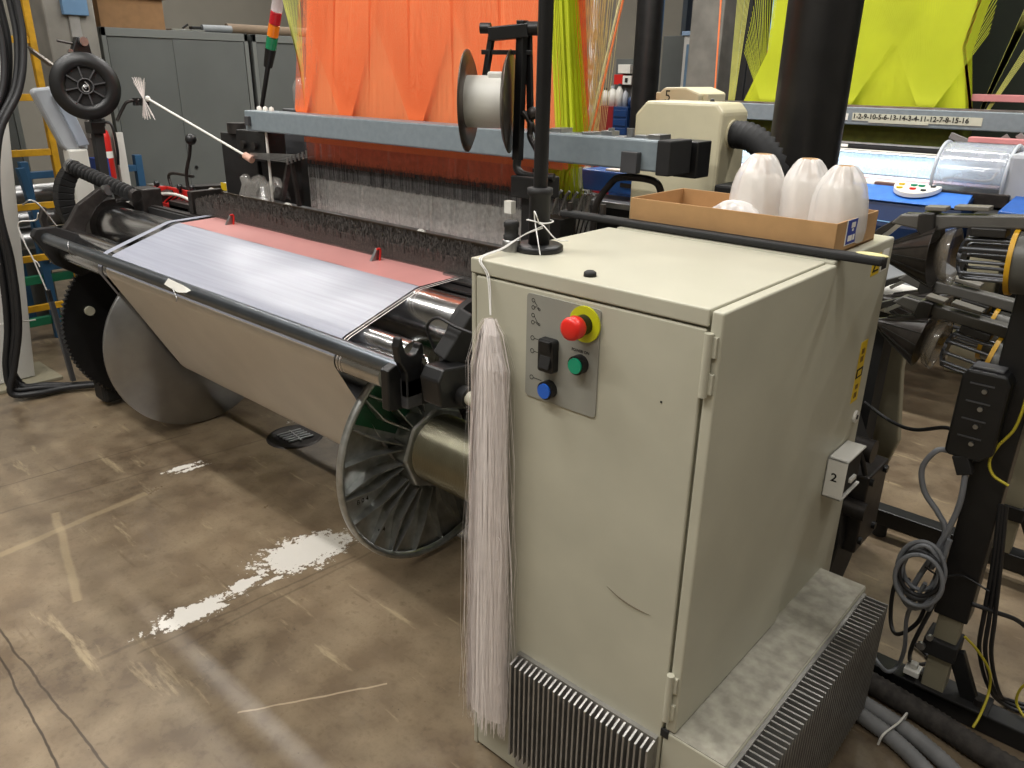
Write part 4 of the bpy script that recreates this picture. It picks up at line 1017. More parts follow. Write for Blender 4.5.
bb=tag(MB().box(-5.12,-5.0,1.93,2.0,.98,1.10).obj('blue_carton',mat('blue_carton',(34,60,130),.5,0,.05)),'small blue and yellow carton behind the reel post','carton')
MB().box(-5.0,-4.997,1.935,1.97,1.0,1.04).obj('yellow_print',YLAB,bb)
MB().box(-5.12,-5.0,1.93,2.0,0.0,.98).obj('carton_shelf',LOCK,bb)
def locker(y0,y1,x,label,marks=False):
    t=thing('locker_cabinet',label,'locker',(x-.2,(y0+y1)/2,0),'grey steel lockers along the left wall')
    MB().box(x-.42,x-.02,y0,y1,0,1.84).obj('carcass',LOCK,t,.003)
    f=MB().box(x-.02,x,y0,y0+.03,0.04,1.84); f.box(x-.02,x,y1-.03,y1,0.04,1.84); f.box(x-.02,x,y0,y1,1.79,1.84); f.box(x-.02,x,y0,y1,0,.06)
    f.obj('front_frame',LOCKF,t,.002)
    ym=(y0+y1)/2-.03
    MB().box(x-.018,x-.008,y0+.035,ym,.07,1.785).obj('sliding_door',LOCK,t,.002)
    d=MB().box(x-.012,x-.003,ym-.02,y1-.035,.07,1.785).obj('sliding_door',LOCK,t,.002)
    MB().cyl((x-.003,ym+.03,.95),(x+.004,ym+.03,.95),.012,n=14).obj('finger_pull',BLACK,d)
    return t
locker(2.285,3.31,-5.5,'grey sliding door locker with a brown carton on top')
locker(3.345,4.37,-5.5,'grey sliding door locker behind the signal light tower')
locker(1.20,1.84,-5.85,'narrow grey locker behind the yellow ladder, left of the concrete pillar')
cx=thing('brown_carton','large brown carton on top of the lockers beside the pillar','carton',(-5.7,2.5,1.84))
MB().box(-5.88,-5.52,2.30,2.72,1.84,2.12).obj('carton_body',CARDD,cx,.003)
MB().box(-5.90,-5.50,2.28,2.74,2.02,2.20).obj('carton_lid',CARDD,cx,.003)
rl=tag(MB().cyl((-5.62,3.22,1.875),(-5.60,4.4,1.875),.034,n=20).obj('paper_tube',mat('kraft_paper',(112,96,78),.8,0,.06)),'long brown paper tube lying on the lockers','tube')
rl2=tag(MB().cyl((-5.56,3.0,1.865),(-5.56,3.22,1.868),.024,n=20).obj('grey_tube',mat('grey_paper',(120,124,126),.6,0,.06)),'short grey tube lying on the lockers beside the paper tube','tube')
fl_=tag(MB().box(-5.60,-5.52,2.76,3.0,1.842,1.852).obj('metal_strip',STEELR,None,.001),'flat metal strip lying on the lockers by the brown carton','strip')
bq_=thing('black_clamp','small black clamp lying on the lockers','clamp',(-5.56,2.92,1.84))
MB().box(-5.59,-5.54,2.92,2.99,1.853,1.875).obj('clamp_body',BLACK,bq_,.003)
MB().beam((-5.56,2.86,1.86),(-5.56,2.90,1.885),.012,.012).obj('clamp_handle',BLACK,bq_)
# blue white pot behind the brush end
bt=thing('blue_can','blue topped white and yellow container beside the weft head','container',(-3.98,2.25,.97))
MB().box(-4.06,-3.96,2.2,2.3,.97,1.03).obj('can_body',WHITEP,bt,.005)
MB().box(-4.05,-3.94,2.24,2.36,1.03,1.12).obj('blue_top',mat('navy_plastic',(24,48,100),.4,0,.04),bt,.006)
MB().box(-4.07,-4.02,2.195,2.2,.99,1.03).obj('yellow_label',YLAB,bt)
MB().box(-3.96,-3.88,2.19,2.3,.97,1.035).obj('black_block',BLACKM,bt)
# ---------------------------------------------------------------- drain in the floor
dn=thing('floor_drain','round iron drain cover set in the floor beneath the cloth beam','drain',(-2.95,1.81,0))
MB().lathe([(0,.002),(.075,.002),(.115,.004),(.125,.006),(.13,0)],(-2.95,1.81,0),(0,0,1),40).obj('drain_ring',DARKM,dn)
for i in range(5):
    MB().beam((-2.99+.025*i-.02,1.75,.007),(-2.99+.025*i+.0,1.87,.007),.010,.008).obj('grate_bar',STEELR,dn,.001)
MB().beam((-3.01,1.82,.008),(-2.88,1.80,.008),.008,.008).obj('grate_bar',STEELR,dn,.001)
# ---------------------------------------------------------------- right: feeder stand
fsn=thing('feeder_stand','black steel feeder stand with square leg on a floor bar at the right','stand',(-.2,2.4,0))
LX,LY=-.238,2.04
MB().box(LX-.04,LX+.04,LY-.035,LY+.035,.30,2.3).obj('leg_sleeve',BLACK,fsn,.004)
MB().box(LX-.028,LX+.028,LY-.028,LY+.028,.05,.34).obj('inner_leg',FOOT,fsn,.003)
MB().box(LX-.045,LX+.036,LY-.045,LY+.04,.175,.225).obj('leg_clamp',BLACKM,fsn,.004)
MB().cyl((LX-.045,LY-.05,.20),(LX-.045,LY-.06,.20),.011,n=14).cyl((LX-.03,LY-.05,.235),(LX-.03,LY-.06,.235),.008,n=12).obj('clamp_bolt',STEELR,fsn,.001)
MB().beam((LX+.03,LY,.19),(LX+.10,LY+.0,.04),.04,.022,(0,1,0)).obj('leg_brace',BLACK,fsn,.002)
MB().box(-.55,.30,2.01,2.075,.0,.058).obj('floor_bar',BLACK,fsn,.004)
MB().box(-.28,-.10,2.0,2.085,.058,.066).obj('foot_flange',BLACKM,fsn,.002)
for x in(-.265,-.13): MB().cyl((x,2.03,.066),(x,2.03,.085),.011,n=6).obj('foot_bolt',DARKM,fsn,.001)
MB().box(-.70,.4,2.80,2.865,.055,.115).obj('floor_bar',BLACK,fsn,.004)
for x in(-.63,-.05): MB().cyl((x,2.832,0),(x,2.832,.055),.025,n=18).obj('levelling_foot',BLACKM,fsn,.003)
MB().box(-.66,.4,2.90,2.98,0,.05).obj('floor_rail',FOOT,fsn,.003)
MB().box(-.275,-.215,2.80,2.86,.115,1.25).obj('rear_leg',FOOT,fsn,.003)
MB().box(-.285,-.205,2.79,2.87,.24,.29).obj('leg_clamp',BLACKM,fsn,.004)
MB().beam((-.21,2.83,.26),(-.14,2.83,.12),.03,.025,(0,1,0)).obj('leg_brace',BLACK,fsn,.002)
MB().box(LX-.02,LX+.25,2.0,2.10,1.25,1.40).obj('rail_joint',BLACKM,fsn,.006)
MB().box(-.14,.2,1.96,2.25,.78,1.14).obj('drive_housing',BLACKM,fsn,.015)
# yarn feeders
FB=mat('feeder_grey_plastic',(84,82,78),.45,0,.06,20)
FBD=mat('feeder_dark_plastic',(36,34,32),.42,0,.12,20)
CONEM=mat('dark_balloon_cone',(46,41,37),.3,.1,.3,60,alpha=.95)
CUPM=glass('smoked_clear_cup',(120,112,100),.5,.15)
CAGEM=mat('cage_metal',(92,94,98),.35,.5,.1)
def feeder(label,L,ry):
    f=thing('weft_feeder',label,'yarn feeder',L,'weft yarn feeders on the black stand')
    o=V(L)
    def a(x,y,z): return o+V((x,y,z))
    MB().lathe([(.004,-.02),(.012,-.015),(.013,.01),(.03,.045),(.073,.13),(.075,.132),(.072,.131),(.028,.05),(.0,.045)],o,(1,0,0),48).obj('balloon_cone',CONEM,f)
    rr=MB()
    for k in range(14):
        t=2*PI*k/14; rr.beam(a(.03,.024*math.cos(t),.024*math.sin(t)),a(.131,.074*math.cos(t),.074*math.sin(t)),.0025,.003)
    rr.obj('cone_ribs',FBD,f)
    MB().lathe([(.03,.133),(.06,.15),(.066,.168),(.067,.172),(.064,.170),(.05,.152),(.02,.14)],o,(1,0,0),40).obj('clear_cup',CUPM,f)
    cg=MB()
    for k in range(10):
        t=2*PI*k/10; c_,s_=math.cos(t),math.sin(t)
        cg.tube([a(.185,.028*c_,.028*s_),a(.192,.043*c_,.043*s_),a(.20,.046*c_,.046*s_),a(.285,.046*c_,.046*s_)],.0042,6,3)
    cg.cyl(a(.182,0,0),a(.19,0,0),.03,n=20)
    cg.obj('yarn_cage',CAGEM,f)
    MB().cyl(a(.285,0,0),a(.295,0,0),.074,n=48).obj('yellow_ring',YELP,f,.003)
    MB().cyl(a(.295,0,0),a(.39,0,0),.070,n=40).obj('motor_drum',mat('drum_grey',(84,83,78),.4,.1,.05),f,.006)
    MB().prism([a(.03,-.02,.07),a(.05,-.02,.092),a(.50,-.02,.108),a(.50,-.02,.078),a(.16,-.02,.068),a(.12,-.02,.055)],(0,.04,0)).obj('arm',FB,f,.004)
    MB().prism([a(.09,-.03,.095),a(.10,-.03,.10),a(.125,-.03,.10),a(.13,-.03,.04),a(.12,-.03,.025),a(.09,-.03,.06)],(0,.06,0)).obj('arm_head',FBD,f,.004)
    MB().prism([a(-.02,-.012,.03),a(.0,-.012,.055),a(.06,-.012,.095),a(.10,-.012,.095),a(.10,-.012,.085),a(.06,-.012,.08),a(.015,-.012,.045),a(-.01,-.012,.02)],(0,.024,0)).obj('guide_bow',FBD,f,.002)
    MB().beam(a(.02,-.015,.04),a(.055,-.015,.075),.006,.01).obj('light_lever',STEELR,f)
    MB().box(o.x+.20,o.x+.27,o.y-.025,o.y+.025,o.z+.052,o.z+.072).obj('sensor_block',FBD,f,.003)
    MB().box(o.x+.10,o.x+.145,o.y-.02,o.y+.02,o.z+.103,o.z+.113).box(o.x+.16,o.x+.23,o.y-.02,o.y+.02,o.z+.107,o.z+.117).obj('top_plates',mat('feeder_light_plate',(112,108,100),.45,0,.04),f,.002)
    f.rotation_euler=(0,ry,math.radians(0))
    return f
feeder('weft feeder with dark cone and yellow ring, topmost of the three',(-.585,2.00,1.212),math.radians(-4))
feeder('weft feeder tilted down to the right, lowest and nearest of the three',(-.597,2.13,1.003),math.radians(9))
f3=feeder('weft feeder tilted down behind the lowest one, under the topmost one',(-.645,2.32,1.02),math.radians(8))
# junction box on the leg
jb=thing('junction_box','black slotted junction box with four screws beside the stand leg','junction box',(-.28,1.99,.76))
MB().prism([(-.335,1.955,.775),(-.335,1.955,.965),(-.325,1.955,.985),(-.245,1.955,.985),(-.234,1.955,.965),(-.234,1.955,.79),(-.26,1.955,.765),(-.325,1.955,.765)],(0,.075,0)).obj('housing',BLACK,jb,.006)
MB().box(-.32,-.255,1.965,2.01,.985,.993).obj('cover_plate',DGREY,jb,.003)
for i in range(4):
    z=.945-.044*i
    MB().box(-.315,-.265,1.9525,1.955,z+.008,z+.0115).obj('slot',DGREY,jb)
    MB().cyl((-.282,1.949,z-.004),(-.282,1.955,z-.004),.0055,n=14).obj('screw',STEELR,jb)
MB().beam((-.30,1.97,.77),(-.28,1.97,.725),.035,.03,(0,1,0)).obj('plug',BLACKM,jb,.003)
# cables
def cable(name,pts,r,m,label,group=None):
    return tag(MB().tube(pts,r,8).obj(name,m),label,'cable',group)
cable('black_cable',[(-.60,2.2,.745),(-.52,2.18,.72),(-.44,2.1,.745),(-.36,2.03,.80),(-.33,2.0,.81)],.005,BCABLE,'thin black cable crossing the gap behind the cabinet to the junction box')
cable('grey_cable',[(-.322,1.975,.768),(-.35,1.96,.765),(-.372,1.96,.71),(-.355,1.96,.65),(-.315,1.96,.605),(-.29,1.96,.56),(-.30,1.96,.45)],.007,GCABLE,'grey cable looping out left below the junction box')
cable('grey_cable',[(-.28,1.965,.728),(-.275,1.96,.66),(-.28,1.96,.60),(-.30,1.955,.50),(-.325,1.95,.40),(-.33,1.95,.33),(-.305,1.95,.34),(-.285,1.95,.42),(-.275,1.95,.55)],.007,GCABLE,'grey cable dropping straight down from the plug')
cable('grey_cable',[(-.283,2.05,.68),(-.284,2.0,.60),(-.283,1.96,.52),(-.275,1.95,.42),(-.28,1.95,.34),(-.30,1.96,.35)],.006,GCABLE,'grey cable coming off the leg to the tied bundle')
for k in range(6):
    pts=[]
    for i in range(17):
        a=2*PI*i/16+k*.35; pts.append((-.318+(.042+.006*(k%3))*math.cos(a)+.004*k*.3,1.935-.007*k,.455+(.062+.010*(k%4))*math.sin(a)-.016*(k%2)))
    cable('coiled_cable',pts,.0058,[GCABLE,BCABLE,GCABLE][k%3],'coiled grey or black cable tied to the stand leg','cable coils tied to the stand leg')
cable('cable_tie',[(-.31,1.93,.465),(-.27,1.93,.455),(-.235,1.995,.44),(-.17,1.995,.425)],.0025,BCABLE,'black cable tie binding the coils to the leg')
cable('floor_cable',[(-.30,1.93,.42),(-.325,1.95,.30),(-.32,1.99,.17),(-.33,2.02,.08),(-.345,1.985,.075),(-.37,1.97,.10),(-.42,2.03,.10)],.0055,GCABLE,'grey cable drooping over the floor bar left of the leg')
cable('floor_cable',[(-.29,1.95,.40),(-.30,1.97,.28),(-.345,1.99,.20),(-.375,2.02,.22),(-.385,2.03,.32),(-.35,2.0,.37)],.0055,BCABLE,'black cable looping left of the leg above the bar')
cable('floor_cable',[(-.27,1.95,.38),(-.30,1.97,.20),(-.31,2.10,.05),(-.28,2.2,.012),(-.34,2.25,.012)],.0055,BCABLE,'black cable dropping behind the bar left of the leg')
for k in range(3):
    cable('floor_cable',[(-.198+.006*k,1.998,.66),(-.180+.008*k,2.0,.50),(-.17+.012*k,2.02,.34),(-.16+.014*k,2.04,.22),(-.12+.012*k,2.10,.08),(-.07,2.15+.015*k,.012),(.02,2.17+.02*k,.012),(.15,2.2+.02*k,.012)],.0055,BCABLE,'black cable running from the leg to the right over the floor','black cables running right from the leg')
cable('floor_cable',[(-.20,2.0,.37),(-.15,2.02,.36),(-.10,2.06,.335),(-.05,2.10,.28),(.02,2.12,.22),(.10,2.14,.15)],.006,BCABLE,'black cable arching right from the top of the olive leg')
cable('earth_wire',[(-.21,2.0,.985),(-.205,1.99,.93),(-.21,1.985,.86),(-.232,1.98,.81),(-.240,1.975,.77),(-.225,1.97,.74),(-.19,1.97,.725)],.0035,YCABLE,'yellow and green earth wire curving beside the black leg')
cable('earth_wire',[(-.195,2.0,.27),(-.16,2.02,.23),(-.125,2.04,.17),(-.115,2.05,.10),(-.115,1.99,.07),(-.12,1.955,.05)],.0035,YCABLE,'yellow and green earth wire hanging down to the floor duct')
cable('earth_wire',[(-.02,2.1,.03),(-.055,2.12,.06),(-.05,2.12,.12),(-.01,2.12,.15),(.05,2.12,.15)],.0035,YCABLE,'yellow and green earth wire looping at the right edge')
# ducts on the floor
def duct(name,pts,r,m,label):
    return tag(MB().tube(pts,r,16,22,rf=lambda t,i:r*(1+.05*(1 if i%2 else -1))).obj(name,m),label,'duct')
duct('floor_duct',[(-.52,1.99,.032),(-.38,1.965,.032),(-.2,1.935,.032),(-.05,1.90,.032),(.2,1.88,.032)],.030,mat('dusty_black_duct',(52,48,44),.85,0,.35,50,.2),'dusty black corrugated duct on the floor against the floor bar')
duct('floor_duct',[(-.50,1.91,.022),(-.38,1.885,.022),(-.25,1.86,.022),(-.12,1.80,.022),(.0,1.70,.022)],.021,mat('grey_duct',(118,118,118),.6,0,.1,20),'grey corrugated duct beside the dusty black duct on the floor')
duct('floor_duct',[(-.50,1.865,.022),(-.38,1.84,.022),(-.25,1.80,.022),(-.14,1.73,.022),(-.04,1.62,.022)],.021,mat('grey_duct',(118,118,118),.6,0,.1,20),'grey corrugated duct nearest the cabinet on the floor')
tag(MB().lathe([(.0,0),(.0,0)],(0,0,0),(0,0,1),3).tube([(-.265,1.895,.02),(-.262,1.89,.05),(-.268,1.84,.05),(-.285,1.78,.045),(-.29,1.77,.015)],.003,6).obj('duct_tie',WHITEP),'white tie across the two grey floor ducts','cable tie')
tag(MB().box(-.315,-.275,2.02,2.06,.066,.085).box(-.305,-.285,2.03,2.05,.085,.10).obj('white_clip',WHITEP,None,.003),'small white plastic clip on the floor bar left of the leg','clip')
# loom parts behind the cabinet
tp=thing('side_guard','tall pale curved guard panel behind the rear of the cabinet','panel',(-.68,2.7,0))
MB().prism([(-.80,2.68,1.05),(-.70,2.68,1.02),(-.64,2.68,.84),(-.635,2.68,.70),(-.60,2.68,.45),(-.66,2.68,.17),(-.66,2.68,.0),(-.80,2.68,.0)],(0,.04,0)).obj('guard_panel',FOOT,tp,.006)
MB().prism([(-.80,2.665,1.0),(-.74,2.665,.9),(-.705,2.665,.66),(-.69,2.665,.60),(-.70,2.665,.30),(-.74,2.665,.1),(-.80,2.665,.1)],(0,.02,0)).obj('dark_inset',BLACKM,tp,.004)
gm=thing('gear_motor','dirty black gear unit on the floor behind the cabinet','gear unit',(-.62,2.25,0))
MB().prism([(-.86,2.15,0),(-.86,2.15,.70),(-.66,2.15,.64),(-.60,2.15,.52),(-.58,2.15,.30),(-.60,2.15,.12),(-.62,2.15,0)],(0,.25,0)).obj('casing',BLACKM,gm,.01)
MB().box(-.62,-.545,2.2,2.38,.26,.52).obj('side_plate',DARKM,gm,.006)
for y_,z_ in((2.22,.50),(2.34,.50),(2.22,.30),(2.34,.30)): MB().cyl((-.545,y_,z_),(-.535,y_,z_),.012,n=14).obj('plate_bolt',BLACK,gm,.002)
MB().cyl((-.62,2.21,.60),(-.55,2.21,.60),.035,n=20).obj('coupling',DARKM,gm,.004)
MB().cyl((-.60,2.18,.42),(-.53,2.18,.42),.028,n=20).obj('coupling',DARKM,gm,.004)
MB().tube([(-.66,2.13,.74),(-.60,2.13,.66),(-.57,2.16,.60),(-.56,2.2,.53)],.008,8).obj('gear_cable',BCABLE,gm)
gd=thing('white_guard','white angled machine guard behind the dark cone','guard',(-.62,2.5,0))
MB().prism([(-.74,2.42,.95),(-.74,2.42,1.11),(-.66,2.42,1.11),(-.545,2.42,1.05),(-.545,2.42,.98)],(0,.3,0)).obj('guard_cover',LGREY,gd,.004)
MB().cyl((-.75,2.38,1.02),(-.56,2.38,1.005),.045,n=24).obj('white_tube',WHITEP,gd,.004)
MB().box(-.74,-.66,2.5,2.6,0,.95).obj('guard_leg',BLACKM,gd)
bcb=thing('cream_frame_cabinet','cream machine cabinet standing behind the weft feeders','machine cabinet',(-.87,5.1,0))
MB().box(-.95,-.79,4.95,5.2,.0,1.0).obj('cabinet_body',WARMW,bcb,.01)
MB().box(-.97,-.77,4.93,5.22,.98,1.02).obj('cabinet_top',WARMW,bcb,.004)
# ---------------------------------------------------------------- second loom
l2=thing('jacquard_loom','second loom behind with yellow-green harness cords, blue cover and clear hood','loom',(-1.5,4.4,0))
MB().box(-2.75,-.35,4.72,4.80,1.362,1.455).obj('cross_beam',GALV,l2,.005)
MB().box(-2.75,-.35,4.73,4.79,1.455,1.465).obj('beam_top_strip',STEELR,l2)
fan(YCORD,'harness_cords',-2.42,-1.09,-2.26,-1.17,4.86,5.0,1.36,1.74,1,1,0,5,.0022,.0024,l2)
fan(YCORD,'harness_cords',-2.26,-1.17,-2.26,-1.0,4.86,5.0,1.74,3.0,1,1,0,5,.0022,.0024,l2)
vfans('slanting_harness_cords',mat('deep_yellow_green_cord',(196,206,40),.6,0,.05,3),4.82,1.46,3.0,(-2.2,-1.74,-1.30),.52,(-2.42,-2.26),(-1.085,-1.02),50,.0024,l2)
MB().box(-1.642,-.99,4.716,4.72,1.385,1.425).obj('paper_tape',mat('masking_tape',(196,196,178),.6,0,.03),l2)
MB().box(-1.55,-1.24,4.714,4.716,1.377,1.39).obj('paper_tape',mat('masking_tape',(196,196,178),.6,0,.03),l2)
MB().box(-1.71,-1.665,4.716,4.72,1.385,1.42).obj('white_sticker',WLAB,l2)
text('1-2-9-10-5-6-13-14-3-4-11-12-7-8-15-16',.036,(-1.638,4.7135,1.396),(1,0,0),(0,0,1),'handwritten_numbers',INK,l2,bold=.0008)
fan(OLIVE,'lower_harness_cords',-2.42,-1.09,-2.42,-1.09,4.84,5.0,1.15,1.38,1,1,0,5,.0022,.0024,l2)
b_=MB()
for k in range(60):
    u=k/60
    b_.ribbon((-1.085+.014*u,4.85,1.44),(-1.185+.014*u,4.85,1.76),.002); b_.ribbon((-1.185+.014*u,4.85,1.76),(-1.12+.014*u,4.85,2.3),.002)
o=b_.obj('orange_edge_cords',ORA,l2); o['kind']='stuff'
b_=MB()
for k in range(26):
    u=k/25; b_.ribbon((-1.055+.015*u,4.9,1.44),(-.93+.05*u,4.9,2.05),.003)
    if k%5==0: b_.ribbon((-1.03+.015*u,4.9,1.44),(-.80+.05*u,4.9,2.05),.003)
for k in range(10):
    u=k/9; b_.ribbon((-2.50+.04*u,4.9,1.44),(-2.52+.10*u,4.9,2.4),.004); 
o=b_.obj('pale_green_cords',mat('pale_green_cord',(190,190,96),.6,0,.1),l2); o['kind']='stuff'
MB().cyl((-2.60,4.9,1.45),(-2.64,4.9,2.4),.006,n=8).obj('guide_cord',ORA,l2)
MB().box(-2.7,-.95,4.55,4.66,1.245,1.275).obj('dark_temple_bar',BLACKM,l2,.004)
MB().box(-2.7,-.95,4.54,4.56,1.275,1.283).obj('bar_edge',STEELR,l2)
MB().box(-1.62,-1.58,4.540,4.549,1.255,1.27).obj('small_sticker',WLAB,l2)
hb=MB(); x=-2.7
while x<-.80:
    x+=.0045; hb.ribbon((x,4.50,1.13),(x,4.53,1.235),.0024)
hb.box(-2.7,-.8,4.535,4.54,1.12,1.235)
o=hb.obj('reed_wires',CYAN,l2); o['kind']='stuff'
MB().box(-2.7,-.8,4.47,4.53,1.235,1.25).obj('reed_cap',STEEL,l2,.003)
MB().box(-2.7,-.8,4.40,4.50,1.112,1.124).obj('pink_white_fabric',mat('pinkish_white_fabric',(230,206,214),.5,0,.03),l2)
MB().cyl((-2.7,4.33,1.10),(-.80,4.33,1.10),.02,n=24).box(-2.7,-.80,4.24,4.40,1.06,1.095).obj('take_up_rails',WHITEP,l2,.002)
MB().prism([(-2.7,4.20,1.10),(-2.7,4.0,1.055),(-2.7,3.97,.95),(-2.7,4.02,.60),(-2.7,4.25,.60),(-2.7,4.25,1.09)],(1.86,0,0)).obj('dark_blue_front',BLUED,l2,.004)
MB().hexa([(-2.7,3.995,1.060),(-.83,3.995,1.060),(-.85,4.205,1.106),(-2.7,4.205,1.106),(-2.7,3.99,1.066),(-.83,3.99,1.066),(-.85,4.205,1.112),(-2.7,4.205,1.112)]).obj('blue_top_cover',mat('bright_blue_enamel',(52,112,200),.4,0,.12,30),l2,.003)
# half round button panel
bpn=MB(); P=[]
for k in range(25):
    a=PI+PI*k/24; P.append((-1.085+.105*math.cos(a),4.17+.13*math.sin(a),1.112+.13*math.sin(a)*.219))
bpn.prism(P,(0,0,.022)).obj('button_panel',WHITEP,l2,.003)
for cx,cy,mm,r_ in((-1.155,4.15,YLAB,.014),(-1.15,4.10,YLAB,.014),(-1.10,4.15,GREENB,.015),(-1.065,4.15,GREENB,.015),(-1.09,4.10,REDP,.015),(-1.015,4.15,DGREY,.012),(-1.04,4.09,DGREY,.012)):
    z=1.134+(cy-4.17)*.219
    MB().cyl((cx,cy,z-.004),(cx,cy,z+.006),r_,n=18).obj('round_button',mm,l2,.002)
sg_=MB(); sg_.tube([(-1.30,3.968,.985),(-1.2,3.967,.975),(-1.12,3.967,.972)],.003,4)
sg_.tube([(-1.10,3.967,.965),(-1.085,3.967,.99),(-1.07,3.967,.995),(-1.075,3.967,.975),(-1.05,3.967,.972),(-1.04,3.967,.995),(-1.035,3.967,.972),(-1.02,3.967,.985),(-1.005,3.967,.97),(-.99,3.967,.988),(-.98,3.967,.972)],.003,4)
sg_.obj('script_lettering',mat('pale_blue_print',(120,170,214),.5,0,0),l2)
# clear hood
rows_=[]
for i in range(13):
    t=i/12; a=math.radians(200-150*t)
    rows_.append([V((-1.04+.30*j/10,4.36+.17*math.cos(a),1.17+.155*max(-.2,math.sin(a)))) for j in range(11)])
MB().grid(rows_).obj('clear_hood',CLEAR,l2,solid=.004)
for xx in(-1.04,-.74):
    MB().tube([V((xx,4.36+.17*math.cos(math.radians(200-150*i/8)),1.17+.155*math.sin(math.radians(200-150*i/8)))) for i in range(9)],.008,8).obj('hood_rim',mat('frosted_plastic',(200,206,214),.3,0,.04,alpha=.8),l2)
MB().tube([(-.98,4.2,1.155),(-.98,4.22,1.17),(-.82,4.22,1.17),(-.79,4.25,1.2),(-.79,4.3,1.29)],.006,6).obj('hood_handle',WHITEP,l2)
MB().box(-.74,-.55,4.2,4.5,1.08,1.3).obj('hood_side_unit',LGREY,l2,.02)
MB().box(-1.06,-.70,4.18,4.5,1.06,1.12).obj('hood_base',DARKM,l2,.004)
MB().box(-1.3,-1.06,4.20,4.24,1.095,1.125).obj('bronze_bracket',mat('bronze_bracket',(120,90,76),.5,.3,.1),l2,.003)
MB().box(-.80,-.45,3.98,4.3,.86,1.05).obj('right_housing',BLACKM,l2,.01)
MB().hexa([(-.70,4.0,1.05),(-.55,4.0,1.05),(-.53,4.2,1.10),(-.68,4.2,1.10),(-.70,4.0,1.07),(-.55,4.0,1.07),(-.53,4.2,1.12),(-.68,4.2,1.12)]).obj('small_blue_cover',BLUE,l2,.004)
MB().cyl((-.575,4.02,1.07),(-.575,4.02,1.10),.02,n=18).obj('stop_button',REDP,l2,.002)
MB().box(-1.10,-.78,4.88,4.94,1.50,1.535).obj('pink_bar',mat('pink_painted_bar',(200,130,130),.6,0,.06),l2,.003)
MB().box(-1.0,-.7,4.55,4.62,1.315,1.34).obj('pink_bar',mat('pink_painted_bar',(200,130,130),.6,0,.06),l2,.003)
for (a,b__) in (((-.98,4.6,1.22),(-.84,4.62,1.35)),((-.80,4.62,1.36),(-.70,4.62,1.26)),((-.72,4.6,1.40),(-.74,4.6,1.2)),((-1.1,4.62,1.34),(-.9,4.62,1.27))):
    MB().beam(a,b__,.02,.03).obj('link_arm',mat('link_grey',(130,126,124),.5,.2,.1),l2,.002)
MB().tube([(-.86,4.58,1.31),(-.76,4.56,1.30),(-.68,4.5,1.33),(-.5,4.4,1.36)],.014,8).obj('white_hose',WHITEP,l2)
for x in(-2.72,-.30): MB().box(x-.08,x+.08,4.3,5.2,0,1.34).obj('side_frame',BLACKM,l2,.01)
ll=bpy.data.lights.new('reed_lamp','AREA'); ll.shape='RECTANGLE'; ll.size=1.6; ll.size_y=.03; ll.energy=2.6; ll.color=(.86,.95,1)
lo=bpy.data.objects.new('reed_lamp',ll); COL.objects.link(lo); lo.location=(-1.8,4.415,1.243); lo.rotation_euler=(math.radians(30),0,0)
MB().box(-2.65,-1.0,4.40,4.43,1.247,1.257).obj('reed_lamp_housing',WHITEC,l2,.003)
# dark machinery beyond on the right
dm=thing('dark_machine','large dark machine frame with green-black panel beyond the second loom','machine',(.6,5.4,0))
MB().box(-1.36,2.2,5.45,5.7,0,3.6).obj('machine_panel',mat('green_black_panel',(20,28,16),.7,0,.2,6),dm,.01)
MB().box(-.72,.6,4.6,5.4,0,1.3).obj('machine_base',BLACKM,dm,.02)
MB().box(-2.55,-2.46,5.2,5.3,0,3.0).obj('machine_upright',BLACKM,dm,.01)
# ---------------------------------------------------------------- background beyond the first loom
bpz=tag(MB().cyl((-4.16,6.5,0),(-4.16,6.5,H),.12,n=32).obj('round_column',colm),'slim dark round column in the background left of the white cupboard','column')
pz=tag(MB().box(-3.92,-3.60,6.8,7.15,0,H).obj('concrete_pillar',CONC,None,.01),'pale square concrete pillar in the background behind the motor covers','pillar')
wc=thing('glass_cupboard','white cupboard with glazed doors in the far background','cupboard',(-4.25,7.6,0))
MB().box(-4.62,-4.38,7.5,8.0,0,1.98).obj('side_panel',LOCK,wc,.005)
MB().box(-4.38,-3.7,7.5,8.0,0,1.98).obj('carcass',WHITEC,wc,.005)
MB().box(-4.40,-3.68,7.48,8.0,1.98,2.02).obj('cornice',mat('pale_blue_trim',(150,176,206),.5,0,.04),wc,.004)
for x in(-4.34,-4.02):
    MB().box(x,x+.27,7.485,7.5,1.1,1.9).obj('glazed_door',mat('blue_tinted_glass',(110,136,160),.15,0,.06),wc,.003)
wc2=thing('glass_cupboard','second pale cupboard with red label beyond the concrete pillar','cupboard',(-3.2,7.7,0))
MB().box(-3.66,-2.6,7.6,8.1,0,1.95).obj('carcass',LGREY,wc2,.005)
MB().box(-3.66,-2.6,7.58,8.1,1.95,1.99).obj('cornice',mat('pale_blue_trim',(150,176,206),.5,0,.04),wc2,.004)
for x in(-3.40,-3.0): MB().box(x,x+.3,7.585,7.6,1.0,1.85).obj('glazed_door',mat('blue_tinted_glass',(110,136,160),.15,0,.06),wc2,.003)
MB().box(-3.62,-3.52,7.59,7.6,1.62,1.84).obj('red_label',mat('pinkish_red_label',(196,90,100),.6,0,.04),wc2)
tag(MB().box(-3.52,-3.44,7.0,7.08,0,2.6).obj('black_post',BLACKM,None,.004),'thin black post in front of the second pale cupboard','post')
sk=thing('blue_window_panel','bright blue window panel in the far background','window panel',(-3.4,9.3,2.0))
MB().box(-4.6,-3.2,9.36,9.39,2.05,3.2).obj('window_frame',LGREY,sk,.005)
MB().box(-4.5,-3.3,9.34,9.36,2.12,3.1).obj('window_pane',mat('sky_lit_pane',(110,170,230),.4,0,0,emit=.8),sk)
